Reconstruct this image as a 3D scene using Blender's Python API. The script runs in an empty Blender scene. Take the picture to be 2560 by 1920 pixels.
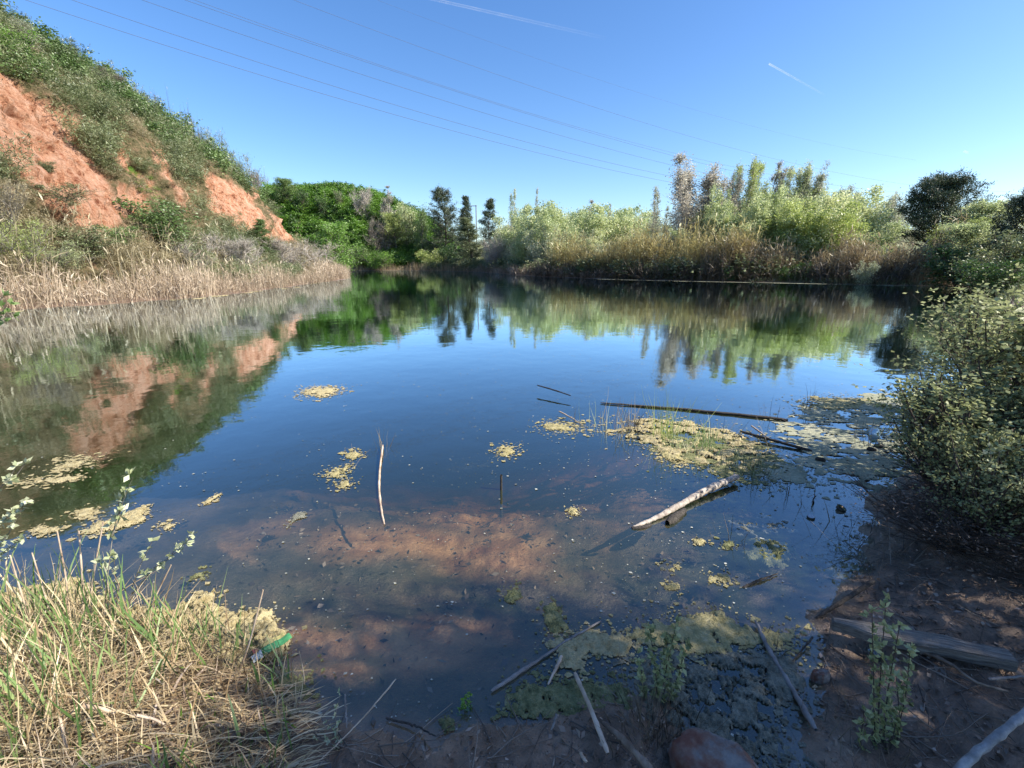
import bpy, math
import numpy as np
from mathutils import Vector

# ------------------------------------------------------------------ camera, sky, sun, exposure
sc = bpy.context.scene
F = 1113.0                       # focal length in photo pixels (2560 wide)
PITCH = math.radians(15.05)
CAMZ = 1.75
CO, SI = math.cos(PITCH), math.sin(PITCH)
cam = bpy.data.objects.new("camera", bpy.data.cameras.new("camera"))
sc.collection.objects.link(cam)
cam.location = (0, 0, CAMZ)
cam.rotation_euler = (math.pi / 2 - PITCH, 0, 0)
cam.data.sensor_width = 36
cam.data.lens = 36 * F / 2560
cam.data.clip_start = 0.05
cam.data.clip_end = 20000
sc.camera = cam

SUN_EL, SUN_AZ = math.radians(38), math.radians(101)     # azimuth clockwise from +Y
world = bpy.data.worlds.new("World"); sc.world = world
world.use_nodes = True
wn, wl = world.node_tree.nodes, world.node_tree.links
wn.clear()
sky = wn.new("ShaderNodeTexSky"); sky.sky_type = 'NISHITA'; sky.sun_disc = False
sky.sun_elevation = SUN_EL; sky.sun_rotation = SUN_AZ
sky.air_density = 1.0; sky.dust_density = 0.75; sky.ozone_density = 3.0; sky.altitude = 200
hs = wn.new("ShaderNodeHueSaturation"); hs.inputs['Saturation'].default_value = 1.22; hs.inputs['Hue'].default_value = .506
bg = wn.new("ShaderNodeBackground"); bg.inputs['Strength'].default_value = 0.12
wo = wn.new("ShaderNodeOutputWorld")
wl.new(sky.outputs[0], hs.inputs['Color']); wl.new(hs.outputs[0], bg.inputs[0]); wl.new(bg.outputs[0], wo.inputs[0])

sun = bpy.data.objects.new("sun", bpy.data.lights.new("sun", 'SUN'))
sc.collection.objects.link(sun)
sun.data.energy = 5.0; sun.data.angle = math.radians(0.5); sun.data.color = (1.0, 0.93, 0.82)
SD = Vector((math.sin(SUN_AZ) * math.cos(SUN_EL), math.cos(SUN_AZ) * math.cos(SUN_EL), math.sin(SUN_EL)))
sun.rotation_euler = SD.to_track_quat('Z', 'Y').to_euler()

sc.view_settings.view_transform = 'Standard'
sc.view_settings.look = 'None'
sc.view_settings.exposure = 1.0
sc.view_settings.gamma = 1
sc.cycles.max_bounces = 8
sc.cycles.diffuse_bounces = 2
sc.cycles.glossy_bounces = 3
sc.cycles.transmission_bounces = 4
sc.cycles.transparent_max_bounces = 12
sc.cycles.caustics_reflective = False
sc.cycles.caustics_refractive = False

# ------------------------------------------------------------------ small maths
R = np.random.default_rng(7)
A = np.array
def ray(px, py):
    x = (px - 1280) / F; y = (960 - py) / F
    return A([x, CO + y * SI, -SI + y * CO])
def on_z(px, py, z=0.0):
    d = ray(px, py); t = (z - CAMZ) / d[2]
    return A([d[0] * t, d[1] * t, z])
def at_y(px, py, Y):
    d = ray(px, py); t = Y / d[1]
    return A([d[0] * t, Y, CAMZ + d[2] * t])
def project(P):
    P = np.asarray(P, float); z = P[..., 2] - CAMZ
    dep = P[..., 1] * CO - z * SI; up = P[..., 1] * SI + z * CO
    dep = np.where(dep < .01, .01, dep)
    return 1280 + F * P[..., 0] / dep, 960 - F * up / dep
def hsh(ix, iy, s):
    h = (ix * 374761393 + iy * 668265263 + s * 974634777) & 0x7fffffff
    h = ((h ^ (h >> 13)) * 1274126177) & 0x7fffffff
    return ((h ^ (h >> 16)) & 0xffffff) / float(0xffffff)
def vnoise(x, y, s=0):
    x = np.asarray(x, float); y = np.asarray(y, float)
    ix = np.floor(x).astype(np.int64); iy = np.floor(y).astype(np.int64)
    fx = x - ix; fy = y - iy
    fx = fx * fx * fx * (fx * (fx * 6 - 15) + 10); fy = fy * fy * fy * (fy * (fy * 6 - 15) + 10)
    a = hsh(ix, iy, s); b = hsh(ix + 1, iy, s); c = hsh(ix, iy + 1, s); d = hsh(ix + 1, iy + 1, s)
    return (a + (b - a) * fx) * (1 - fy) + (c + (d - c) * fx) * fy
def fbm(x, y, s=0, o=4):
    r = 0; a = .5; x = np.asarray(x, float); y = np.asarray(y, float)
    for i in range(o):
        r = r + a * (vnoise(x, y, s + i) * 2 - 1); x = x * 2.03 + 11.3; y = y * 2.03 + 5.7; a *= .5
    return r
def ridged(x, y, s=0, o=4):
    r = 0; a = .5
    for i in range(o):
        r = r + a * (1 - abs(vnoise(x, y, s + i) * 2 - 1)); x = x * 2.1 + 3.1; y = y * 2.1 + 7.7; a *= .5
    return r
def inside(poly, x, y):
    x = np.asarray(x, float); y = np.asarray(y, float)
    res = np.zeros(x.shape, bool); n = len(poly)
    for i in range(n):
        x0, y0 = poly[i]; x1, y1 = poly[(i + 1) % n]
        if y0 == y1: continue
        c = ((y0 > y) != (y1 > y)) & (x < (x1 - x0) * (y - y0) / (y1 - y0) + x0)
        res ^= c
    return res
def sdf(poly, x, y):                     # positive inside
    x = np.asarray(x, float); y = np.asarray(y, float)
    d = np.full(x.shape, 1e18); n = len(poly)
    for i in range(n):
        x0, y0 = poly[i]; x1, y1 = poly[(i + 1) % n]
        ex, ey = x1 - x0, y1 - y0; L = ex * ex + ey * ey + 1e-12
        t = np.clip(((x - x0) * ex + (y - y0) * ey) / L, 0, 1)
        d = np.minimum(d, (x - x0 - t * ex) ** 2 + (y - y0 - t * ey) ** 2)
    d = np.sqrt(d)
    return np.where(inside(poly, x, y), d, -d)
def sstep(a, b, x):
    t = np.clip((x - a) / (b - a), 0, 1); return t * t * (3 - 2 * t)
def norm(v):
    return v / (np.linalg.norm(v, axis=-1, keepdims=True) + 1e-12)

# ------------------------------------------------------------------ mesh buffer
class MB:
    def __init__(s): s.V = []; s.Q = []; s.v = []; s.n = 0
    def add(s, V, Q, v=0.5):
        V = np.asarray(V, float).reshape(-1, 3); Q = np.asarray(Q, np.int64).reshape(-1, 4)
        s.V.append(V); s.Q.append(Q + s.n); s.n += len(V)
        s.v.append(np.broadcast_to(np.asarray(v, float), (len(Q),)).copy())
    def merged(s):
        return np.concatenate(s.V), np.concatenate(s.Q), np.concatenate(s.v)
    def stamp(s, src, loc, rz, sc3, dv=0.0):
        V, Q, v = src
        c, n = math.cos(rz), math.sin(rz)
        W = V * sc3
        W = np.stack([W[:, 0] * c - W[:, 1] * n, W[:, 0] * n + W[:, 1] * c, W[:, 2]], 1) + loc
        s.add(W, Q, np.clip(v + dv, 0, 1))
    def mesh(s, name, m, smooth=False):
        V, Q, v = s.merged()
        me = bpy.data.meshes.new(name)
        tri = (Q[:, 2] == Q[:, 3])
        me.vertices.add(len(V)); me.vertices.foreach_set('co', V.astype(np.float32).ravel())
        if not tri.any():
            li = Q.ravel(); st = np.arange(len(Q)) * 4; tot = len(Q) * 4
        else:
            cnt = np.where(tri, 3, 4); st = np.concatenate([[0], np.cumsum(cnt)[:-1]]); keep = np.ones(Q.shape, bool); keep[tri, 3] = False
            li = Q[keep]; tot = int(cnt.sum())
        me.loops.add(tot); me.loops.foreach_set('vertex_index', li.astype(np.int32))
        me.polygons.add(len(Q)); me.polygons.foreach_set('loop_start', st.astype(np.int32))
        at = me.attributes.new('v', 'FLOAT', 'FACE'); at.data.foreach_set('value', v.astype(np.float32))
        if smooth: me.polygons.foreach_set('use_smooth', np.ones(len(Q), bool))
        me.update(calc_edges=True)
        if m: me.materials.append(m)
        return me
    def build(s, name, m, parent=None, smooth=False):
        return link(name, s.mesh(name, m, smooth), parent)
def link(name, me, parent=None):
    o = bpy.data.objects.new(name, me); sc.collection.objects.link(o)
    if parent: o.parent = parent
    return o
def tag(o, label=None, cat=None, group=None, kind=None):
    if label: o['label'] = label
    if cat: o['category'] = cat
    if group: o['group'] = group
    if kind: o['kind'] = kind
    return o
def empty(name, loc=(0, 0, 0), rz=0, scale=None):
    o = bpy.data.objects.new(name, None); sc.collection.objects.link(o)
    o.location = loc; o.rotation_euler = (0, 0, rz); o.empty_display_size = .2
    if scale is not None: o.scale = scale
    return o

def leaf_quads(mb, P, ax, L, W, v, droop=0.0):
    """folded diamond leaves: P (N,3) base, ax (N,3) direction, L (N,), W (N,)"""
    N = len(P); ax = norm(ax)
    rnd = norm(R.normal(size=(N, 3)))
    sd = norm(np.cross(ax, rnd)); up = np.cross(sd, ax)
    L = np.broadcast_to(L, (N,))[:, None]; W = np.broadcast_to(W, (N,))[:, None]
    a = P; b = P + ax * L * .45 + sd * W * .5 + up * W * .12; c = P + ax * L - up * L * droop; d = P + ax * L * .45 - sd * W * .5 + up * W * .12
    V = np.stack([a, b, c, d], 1).reshape(-1, 3)
    mb.add(V, np.arange(N * 4).reshape(N, 4), v)
def ribbons(mb, P, W, v, side=None):
    """P (N,K,3), W (N,K) widths"""
    N, K, _ = P.shape
    if side is None:
        side = R.normal(size=(N, 3)); side[:, 2] *= .2
    d = P[:, -1] - P[:, 0]
    side = norm(np.cross(d, np.cross(side, d)))
    a = P - side[:, None] * W[..., None] * .5; b = P + side[:, None] * W[..., None] * .5
    V = np.stack([a, b], 2).reshape(-1, 3)                       # N,K,2
    i = (np.arange(N)[:, None] * K + np.arange(K - 1)[None]) * 2
    Q = np.stack([i, i + 1, i + 3, i + 2], -1).reshape(-1, 4)
    vv = np.repeat(np.broadcast_to(v, (N,)), K - 1)
    mb.add(V, Q, vv)
def tubes(mb, P, Rd, v, sides=3):
    """P (N,K,3), Rd (N,K) radii"""
    N, K, _ = P.shape
    T = np.empty_like(P); T[:, 1:-1] = P[:, 2:] - P[:, :-2]; T[:, 0] = P[:, 1] - P[:, 0]; T[:, -1] = P[:, -1] - P[:, -2]
    T = norm(T)
    ref = norm(np.cross(T[:, 0], norm(R.normal(size=(N, 3)))))
    ref = np.broadcast_to(ref[:, None], P.shape)
    u = norm(np.cross(T, np.cross(ref, T))); w = np.cross(T, u)
    an = np.arange(sides) / sides * 2 * math.pi
    V = P[:, :, None] + Rd[..., None, None] * (u[:, :, None] * np.cos(an)[None, None, :, None] + w[:, :, None] * np.sin(an)[None, None, :, None])
    base = (np.arange(N)[:, None, None] * K + np.arange(K - 1)[None, :, None]) * sides
    j = np.arange(sides)[None, None]; j2 = (j + 1) % sides
    Q = np.stack([base + j, base + j2, base + sides + j2, base + sides + j], -1).reshape(-1, 4)
    mb.add(V.reshape(-1, 3), Q, np.repeat(np.broadcast_to(v, (N,)), (K - 1) * sides))

# ------------------------------------------------------------------ materials
def newmat(name):
    m = bpy.data.materials.new(name); m.use_nodes = True
    nt = m.node_tree; nt.nodes.clear()
    return m, nt.nodes, nt.links
def ramp(N, cols, pos=None):
    r = N.new('ShaderNodeValToRGB'); cr = r.color_ramp
    while len(cr.elements) < len(cols): cr.elements.new(.5)
    for i, c in enumerate(cols):
        cr.elements[i].position = pos[i] if pos else i / (len(cols) - 1)
        cr.elements[i].color = (*c, 1)
    return r
def leafmat(name, cols, transl=.35, clump=1.0, rough=.5, gloss=.06, amp=.45):
    """per-leaf colour from the face attribute v, varied by a soft 3-D noise (real leaf colour, not shade)"""
    m, N, L = newmat(name)
    at = N.new('ShaderNodeAttribute'); at.attribute_name = 'v'
    geo = N.new('ShaderNodeNewGeometry')
    nz = N.new('ShaderNodeTexNoise'); nz.inputs['Scale'].default_value = clump; nz.inputs['Detail'].default_value = 1
    L.new(geo.outputs['Position'], nz.inputs['Vector'])
    ma = N.new('ShaderNodeMath'); ma.operation = 'MULTIPLY_ADD'; ma.inputs[1].default_value = amp * 2; ma.inputs[2].default_value = -amp
    L.new(nz.outputs['Fac'], ma.inputs[0])
    ad = N.new('ShaderNodeMath'); ad.operation = 'ADD'; L.new(ma.outputs[0], ad.inputs[0]); L.new(at.outputs['Fac'], ad.inputs[1])
    r = ramp(N, cols); L.new(ad.outputs[0], r.inputs[0])
    d = N.new('ShaderNodeBsdfDiffuse'); t = N.new('ShaderNodeBsdfTranslucent'); g = N.new('ShaderNodeBsdfGlossy')
    g.inputs['Roughness'].default_value = rough
    L.new(r.outputs[0], d.inputs[0]); L.new(r.outputs[0], t.inputs[0])
    m1 = N.new('ShaderNodeMixShader'); m1.inputs[0].default_value = transl; L.new(d.outputs[0], m1.inputs[1]); L.new(t.outputs[0], m1.inputs[2])
    m2 = N.new('ShaderNodeMixShader'); m2.inputs[0].default_value = gloss; L.new(m1.outputs[0], m2.inputs[1]); L.new(g.outputs[0], m2.inputs[2])
    o = N.new('ShaderNodeOutputMaterial'); L.new(m2.outputs[0], o.inputs[0])
    return m
def surf(name, cols, scale=5, detail=6, rough=.8, bump=.3, bscale=None, dist=.02, stretch=None, pos=None, rmix=.6, spec=.3):
    m, N, L = newmat(name)
    tc = N.new('ShaderNodeTexCoord'); src = tc.outputs['Object']
    if stretch:
        mp = N.new('ShaderNodeMapping'); mp.inputs['Scale'].default_value = stretch; L.new(src, mp.inputs[0]); src = mp.outputs[0]
    nz = N.new('ShaderNodeTexNoise'); nz.inputs['Scale'].default_value = scale; nz.inputs['Detail'].default_value = detail; nz.inputs['Roughness'].default_value = rmix
    L.new(src, nz.inputs['Vector'])
    r = ramp(N, cols, pos or [0.3 + .4 * i / (len(cols) - 1) for i in range(len(cols))]); L.new(nz.outputs['Fac'], r.inputs[0])
    b = N.new('ShaderNodeBsdfPrincipled'); b.inputs['Roughness'].default_value = rough; b.inputs['Specular IOR Level'].default_value = spec
    L.new(r.outputs[0], b.inputs['Base Color'])
    n2 = N.new('ShaderNodeTexNoise'); n2.inputs['Scale'].default_value = bscale or scale * 4; n2.inputs['Detail'].default_value = 6; n2.inputs['Roughness'].default_value = .65
    L.new(src, n2.inputs['Vector'])
    bp = N.new('ShaderNodeBump'); bp.inputs['Strength'].default_value = bump; bp.inputs['Distance'].default_value = dist
    L.new(n2.outputs['Fac'], bp.inputs['Height']); L.new(bp.outputs[0], b.inputs['Normal'])
    o = N.new('ShaderNodeOutputMaterial'); L.new(b.outputs[0], o.inputs[0])
    return m

M = {}
M['bark_grey'] = surf('bark_grey', [(.10, .085, .07), (.20, .18, .15), (.32, .30, .26)], 6, stretch=(4, 4, .6))
M['bark_pale'] = surf('bark_pale', [(.22, .19, .16), (.42, .38, .33), (.55, .50, .44)], 4, stretch=(3, 3, .6))
M['bark_dark'] = surf('bark_dark', [(.035, .028, .022), (.08, .062, .05), (.13, .10, .08)], 6, stretch=(4, 4, .6))
M['straw'] = leafmat('straw', [(.26, .17, .09), (.52, .40, .23), (.70, .58, .37)], .25, .9)
M['reed_tan'] = leafmat('reed_tan', [(0.260, 0.182, 0.117), (0.468, 0.364, 0.247), (0.676, 0.559, 0.403)], .25, .25, amp=.35)
M['reed_rust'] = leafmat('reed_rust', [(.15, .105, .06), (.30, .23, .13), (.46, .39, .22)], .3, .3)
M['reed_gold'] = leafmat('reed_gold', [(0.221, 0.166, 0.069), (0.414, 0.345, 0.138), (0.580, 0.524, 0.235)], .4, .3)
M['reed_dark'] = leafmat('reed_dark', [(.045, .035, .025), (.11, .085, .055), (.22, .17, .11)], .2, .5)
M['grass_green'] = leafmat('grass_green', [(.10, .19, .05), (.20, .33, .09), (.34, .45, .17)], .45, 1.2)
M['grass_bright'] = leafmat('grass_bright', [(.12, .26, .03), (.20, .38, .05), (.30, .48, .09)], .45, 1.0)
M['olive'] = leafmat('olive', [(0.075, 0.100, 0.037), (0.175, 0.213, 0.088), (0.312, 0.338, 0.175)], .3, .35)
M['oliveg'] = leafmat('oliveg', [(0.060, 0.108, 0.030), (0.120, 0.204, 0.054), (0.216, 0.324, 0.096)], .35, .35)
M['tanscrub'] = leafmat('tanscrub', [(0.163, 0.138, 0.069), (0.325, 0.269, 0.150), (0.475, 0.413, 0.250)], .25, .4)
M['drybrown'] = leafmat('drybrown', [(0.150, 0.106, 0.075), (0.312, 0.237, 0.163), (0.475, 0.388, 0.275)], .2, .5)
M['lush'] = leafmat('lush', [(.06, .14, .015), (.15, .31, .035), (.27, .46, .07)], .4, .16, amp=.6)
M['lushdark'] = leafmat('lushdark', [(.025, .06, .012), (.06, .13, .025), (.12, .21, .045)], .3, .2)
M['yellowgreen'] = leafmat('yellowgreen', [(0.223, 0.306, 0.069), (0.418, 0.501, 0.139), (0.612, 0.668, 0.237)], .5, .3)
M['palegreen'] = leafmat('palegreen', [(0.292, 0.365, 0.155), (0.511, 0.584, 0.274), (0.760, 0.760, 0.438)], .45, .3)
M['greygreen'] = leafmat('greygreen', [(0.233, 0.266, 0.166), (0.416, 0.449, 0.300), (0.632, 0.632, 0.466)], .48, .3)
M['midgreen'] = leafmat('midgreen', [(0.092, 0.161, 0.034), (0.172, 0.276, 0.069), (0.299, 0.391, 0.127)], .4, .3)
M['pinkgrey'] = leafmat('pinkgrey', [(0.349, 0.316, 0.255), (0.564, 0.524, 0.417), (0.726, 0.685, 0.551)], .48, .3)
M['pine'] = leafmat('pine', [(.03, .045, .025), (.06, .09, .042), (.12, .15, .07)], .15, .5)
M['shadebush'] = leafmat('shadebush', [(0.150, 0.175, 0.075), (0.325, 0.362, 0.163), (0.550, 0.575, 0.312)], .35, 3.0, gloss=.03, rough=.5)
M['paleleaf'] = leafmat('paleleaf', [(.30, .36, .16), (.48, .52, .30), (.62, .64, .44)], .35, 5, gloss=.08)
M['deadleaf'] = leafmat('deadleaf', [(.07, .05, .035), (.20, .14, .10), (.46, .36, .28)], .15, 3)
M['mudcrumb'] = leafmat('mudcrumb', [(.05, .035, .025), (.18, .12, .085), (.40, .30, .22)], 0, 3)
M['twig'] = leafmat('twig', [(.05, .038, .03), (.13, .10, .075), (.26, .21, .16)], .0, 3)

# ------------------------------------------------------------------ terrain functions
LAKE = [(-2.67, 1.93), (-1.9, 1.72), (-1.25, 1.62), (-.95, 1.40), (-.68, 1.34), (-.2, 1.30), (.12, 1.38), (.42, 1.50), (.60, 1.40), (.72, 1.18), (.95, 1.02), (1.12, 1.15),
        (1.32, 1.50), (1.60, 1.86), (2.06, 2.25), (3.0, 3.2), (5.8, 5.6), (13, 12.3), (24, 22), (36, 31), (37, 35), (33, 39), (30.5, 42.6), (28, 44.6), (18.4, 50.4),
        (11, 57), (4, 67), (0, 80), (-7.5, 108), (-14, 118), (-22, 128), (-34, 134), (-50, 137), (-60, 135), (-62, 118), (-48, 100), (-31, 82), (-24.5, 68), (-21.5, 60),
        (-20.3, 55.6), (-19, 45), (-17.4, 33.6), (-16.9, 24), (-18.4, 20.2), (-19.4, 17.3), (-20, 6), (-15, -3), (-9, .2), (-5, 1.3)]
RIDGE = [(-22.5, -12), (-22.5, 15), (-21.5, 25), (-22, 38), (-23.5, 50), (-25.5, 60), (-28.5, 69), (-34, 79), (-42, 87), (-55, 92), (-90, 94), (-90, -12)]
PS = [-2, 0, 1.2, 3.0, 5.0, 8.5, 12, 17, 23, 30, 60]
PH = [-1.5, 0.0, 1.6, 3.2, 6.6, 11.2, 14.2, 18.2, 21.8, 23.4, 24]
def base_h(x, y):
    x = np.asarray(x, float); y = np.asarray(y, float)
    s = sdf(LAKE, x, y)
    r = np.hypot(x, y)
    near = 1 - sstep(5, 12, r)
    s = s + (fbm(x * 1.6, y * 1.6, 3, 4) * .24 + fbm(x * 7, y * 7, 13, 4) * .10) * near + (fbm(x * .35, y * .35, 9, 3) * .7 + fbm(x * 1.3, y * 1.3, 10, 3) * .4) * (1 - near)
    bed = -np.clip(.20 * s + .30 * np.clip(s - 1.8, 0, 99), 0, 3.2) + fbm(x * 2.2, y * 2.2, 21, 4) * .05 * np.clip(s * 2, 0, 1)
    land = .002 + (1 - np.exp(np.minimum(s, 0) * 1.3)) * (.10 + .03 * fbm(x * 3, y * 3, 5)) + np.clip(-s - 3, 0, 30) * .04 * (1 - near)
    land = land + near * (fbm(x * 6, y * 6, 31, 4) * .05 + .022 * fbm(x * 24, y * 24, 35, 3)) * np.clip(-s * 4, 0, 1)
    h = np.where(s > 0, np.minimum(bed, -.15 * s), land)
    # hill behind the far end of the lake
    hx = np.interp(x, [-200, -60, -47, -38, -31, -25, -18, -8, 10], [25, 24, 22.5, 18.5, 14.5, 9, 3.2, .8, 0])
    hy = sstep(0, 1, np.clip((y - 137 - fbm(x * .08, y * .08, 41) * 5) / 26, 0, 1)) ** .8
    h = h + hx * hy * (s < 0) * (1 + .10 * fbm(x * .12, y * .12, 44)) * sstep(0, 4, -s)
    # distant rise
    h = h + np.where(r > 300, 34 * np.exp(-((x - 330) / 120) ** 2 - ((y - 450) / 120) ** 2) + 9 * sstep(300, 700, r) * (fbm(x * .006, y * .006, 51) + .5), 0)
    return h
def hill_h(x, y):
    x = np.asarray(x, float); y = np.asarray(y, float)
    s = sdf(RIDGE, x, y)
    a = np.clip(s, 0, 3) / 3
    e = s + a * (2.2 * fbm(y * .11 + 3, x * .05, 61, 3) + 2.6 * (ridged(y * .22, x * .06 + y * .05, 64, 3) - .55) + 1.5 * (ridged(y * .75, x * .35, 68, 3) - .5) + .7 * fbm(x * 1.1, y * 1.3, 71, 4))
    top = np.interp(y, [-10, 40, 62, 72, 92], [.98, .955, .98, .96, .9])
    return .5 + np.interp(e, PS, PH) * top + .12 * fbm(x * .9, y * .9, 75, 4) * a
def HH(x, y):
    return np.maximum(base_h(x, y), np.where(sdf(RIDGE, x, y) > -.5, hill_h(x, y), -9))
def hit(px, py, tmax=220):
    d = ray(px, py)
    t = np.concatenate([np.arange(1, 20, .02), np.arange(20, tmax, .08)])
    x, y, z = d[0] * t, d[1] * t, CAMZ + d[2] * t
    below = z < HH(x, y)
    i = int(np.argmax(below)) if below.any() else len(t) - 1
    return A([x[i], y[i], float(HH(x[i], y[i]))])

# ground sheet (polar grid, finer where the photo looks)
rr = np.concatenate([[0.0], np.geomspace(.5, 1500, 470)])
fa = np.radians(np.arange(-62, 62.01, .22)); ba = np.radians(np.arange(66, 295, 4))
th = np.concatenate([fa, ba])
TT, RR = np.meshgrid(th, rr)
X, Y = np.sin(TT) * RR, np.cos(TT) * RR
Z = base_h(X, Y)
n0, n1 = X.shape
i, j = np.meshgrid(np.arange(n0 - 1), np.arange(n1), indexing='ij'); j2 = (j + 1) % n1
Q = np.stack([i * n1 + j, i * n1 + j2, (i + 1) * n1 + j2, (i + 1) * n1 + j], -1).reshape(-1, 4)
g = MB(); g.add(np.stack([X, Y, Z], -1), Q)

def ground_material():
    m, N, L = newmat('mud_and_silt')
    geo = N.new('ShaderNodeNewGeometry'); sp = N.new('ShaderNodeSeparateXYZ'); L.new(geo.outputs['Position'], sp.inputs[0])
    def noise(s, d=6, r=.6):
        n = N.new('ShaderNodeTexNoise'); n.inputs['Scale'].default_value = s; n.inputs['Detail'].default_value = d; n.inputs['Roughness'].default_value = r
        L.new(geo.outputs['Position'], n.inputs['Vector']); return n.outputs['Fac']
    def mix(f, a, b):
        x = N.new('ShaderNodeMix'); x.data_type = 'RGBA'; L.new(f, x.inputs[0]); L.new(a, x.inputs[6]); L.new(b, x.inputs[7]); return x.outputs[2]
    def mr(v, a, b):
        x = N.new('ShaderNodeMapRange'); x.inputs[1].default_value = a; x.inputs[2].default_value = b; L.new(v, x.inputs[0]); return x.outputs[0]
    mud = ramp(N, [(.06, .043, .03), (.17, .115, .078), (.28, .19, .13), (.42, .31, .22)], [.3, .45, .58, .72]); L.new(noise(4.5, 8, .7), mud.inputs[0])
    silt = ramp(N, [(.030, .030, .022), (.06, .055, .038), (.10, .08, .05), (.16, .125, .08)], [.34, .45, .56, .68]); L.new(noise(2.3, 8, .68), silt.inputs[0])
    cat_ = N.new('ShaderNodeAttribute'); cat_.attribute_name = 'sun_patch'
    sun_patch = ramp(N, [(.34, .17, .08), (.56, .33, .17)], [.4, .62]); L.new(noise(6, 6, .6), sun_patch.inputs[0])  # warm bed colour standing in for sunlight on the bottom
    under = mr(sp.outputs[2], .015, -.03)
    c1 = mix(under, mud.outputs[0], mix(cat_.outputs['Fac'], silt.outputs[0], sun_patch.outputs[0]))
    far = ramp(N, [(.06, .075, .025), (.12, .14, .05), (.26, .21, .12)], [.35, .5, .65]); L.new(noise(.35, 6), far.inputs[0])
    hi = mr(sp.outputs[2], .35, .8)
    c2 = mix(hi, c1, far.outputs[0])
    b = N.new('ShaderNodeBsdfPrincipled'); L.new(c2, b.inputs['Base Color'])
    rf = N.new('ShaderNodeMapRange'); rf.inputs[1].default_value = .01; rf.inputs[2].default_value = .12; rf.inputs[3].default_value = .35; rf.inputs[4].default_value = .9
    L.new(sp.outputs[2], rf.inputs[0]); L.new(rf.outputs[0], b.inputs['Roughness'])
    bp = N.new('ShaderNodeBump'); bp.inputs['Strength'].default_value = .8; bp.inputs['Distance'].default_value = .03
    L.new(noise(28, 8, .7), bp.inputs['Height']); L.new(bp.outputs[0], b.inputs['Normal'])
    o = N.new('ShaderNodeOutputMaterial'); L.new(b.outputs[0], o.inputs[0])
    return m
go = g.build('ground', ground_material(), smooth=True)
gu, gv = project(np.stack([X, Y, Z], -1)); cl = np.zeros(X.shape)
for u_, v_, a_, b_ in [(1040, 1355, 210, 38), (1230, 1370, 110, 45), (1330, 1210, 260, 60), (1180, 1290, 130, 35), (1040, 1590, 240, 32), (1020, 1650, 200, 26), (860, 1620, 120, 30), (980, 1860, 180, 45), (1100, 1900, 200, 40)]:  # sun patches on the pond bed, painted into its colour as soft ellipses
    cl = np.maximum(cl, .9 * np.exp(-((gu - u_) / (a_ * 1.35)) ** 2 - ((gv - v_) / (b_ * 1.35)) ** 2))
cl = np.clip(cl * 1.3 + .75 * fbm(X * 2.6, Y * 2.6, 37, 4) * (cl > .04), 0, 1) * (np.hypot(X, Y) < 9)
ca = go.data.attributes.new('sun_patch', 'FLOAT', 'POINT'); ca.data.foreach_set('value', cl.astype(np.float32).ravel())
tag(go, kind='structure')

# red earth hillside on the left
BARE = [[(-40, 150), (0, 190), (72, 241), (169, 280), (205, 330), (212, 386), (255, 434), (300, 511), (295, 555), (240, 590), (180, 560), (100, 500), (29, 440), (-40, 400)],
        [(262, 350), (299, 366), (337, 425), (380, 470), (366, 490), (313, 420), (268, 385)],
        [(520, 425), (578, 460), (641, 511), (675, 564), (692, 606), (598, 592), (570, 548), (515, 510)],
        [(585, 440), (646, 453), (694, 511), (737, 554), (756, 616), (694, 606), (684, 540), (640, 490)],
        [(386, 370), (419, 392), (428, 443), (488, 515), (463, 515), (400, 434)],
        [(289, 462), (345, 470), (366, 520), (300, 535)]]
GREENP = [[(305, 420), (366, 440), (440, 515), (400, 520), (325, 475)]]
def in_any(polys, u, v):
    r = np.zeros(np.shape(u), bool)
    for p in polys: r |= inside(p, u, v)
    return r
xs = np.arange(-62, -19.5, .17); ys = np.concatenate([np.arange(-6, 20, .5), np.arange(20, 96, .17)])
X, Y = np.meshgrid(xs, ys); Z = hill_h(X, Y)
n0, n1 = X.shape
i, j = np.meshgrid(np.arange(n0 - 1), np.arange(n1 - 1), indexing='ij')
Q = np.stack([i * n1 + j, i * n1 + j + 1, (i + 1) * n1 + j + 1, (i + 1) * n1 + j], -1).reshape(-1, 4)
sv = sdf(RIDGE, X, Y)
okv = (sv > -.9)
keep = okv.ravel()[Q].all(1)
X = X + np.clip(sv, 0, 2) / 2 * (.9 * fbm(Y * .55, Z * .8, 85, 4) + 1.5 * (ridged(Y * .8 + Z * .25, Z * .5, 88, 4) - .5) + .16 * fbm(Y * 3.1, Z * 3.3, 93, 3)); Z = Z + np.clip(sv, 0, 2) / 2 * .25 * fbm(X * 1.9, Y * 1.9, 96, 3)
U, V_ = project(np.stack([X, Y, Z], -1))
jit = fbm(Y * .6, Z * .6, 81, 3)
b0 = in_any(BARE, U + 22 * jit, V_ + 22 * fbm(Y * .6 + 9, Z * .6, 82, 3)).astype(float)
h_ = MB(); h_.add(np.stack([X, Y, Z], -1), Q[keep])
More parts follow.
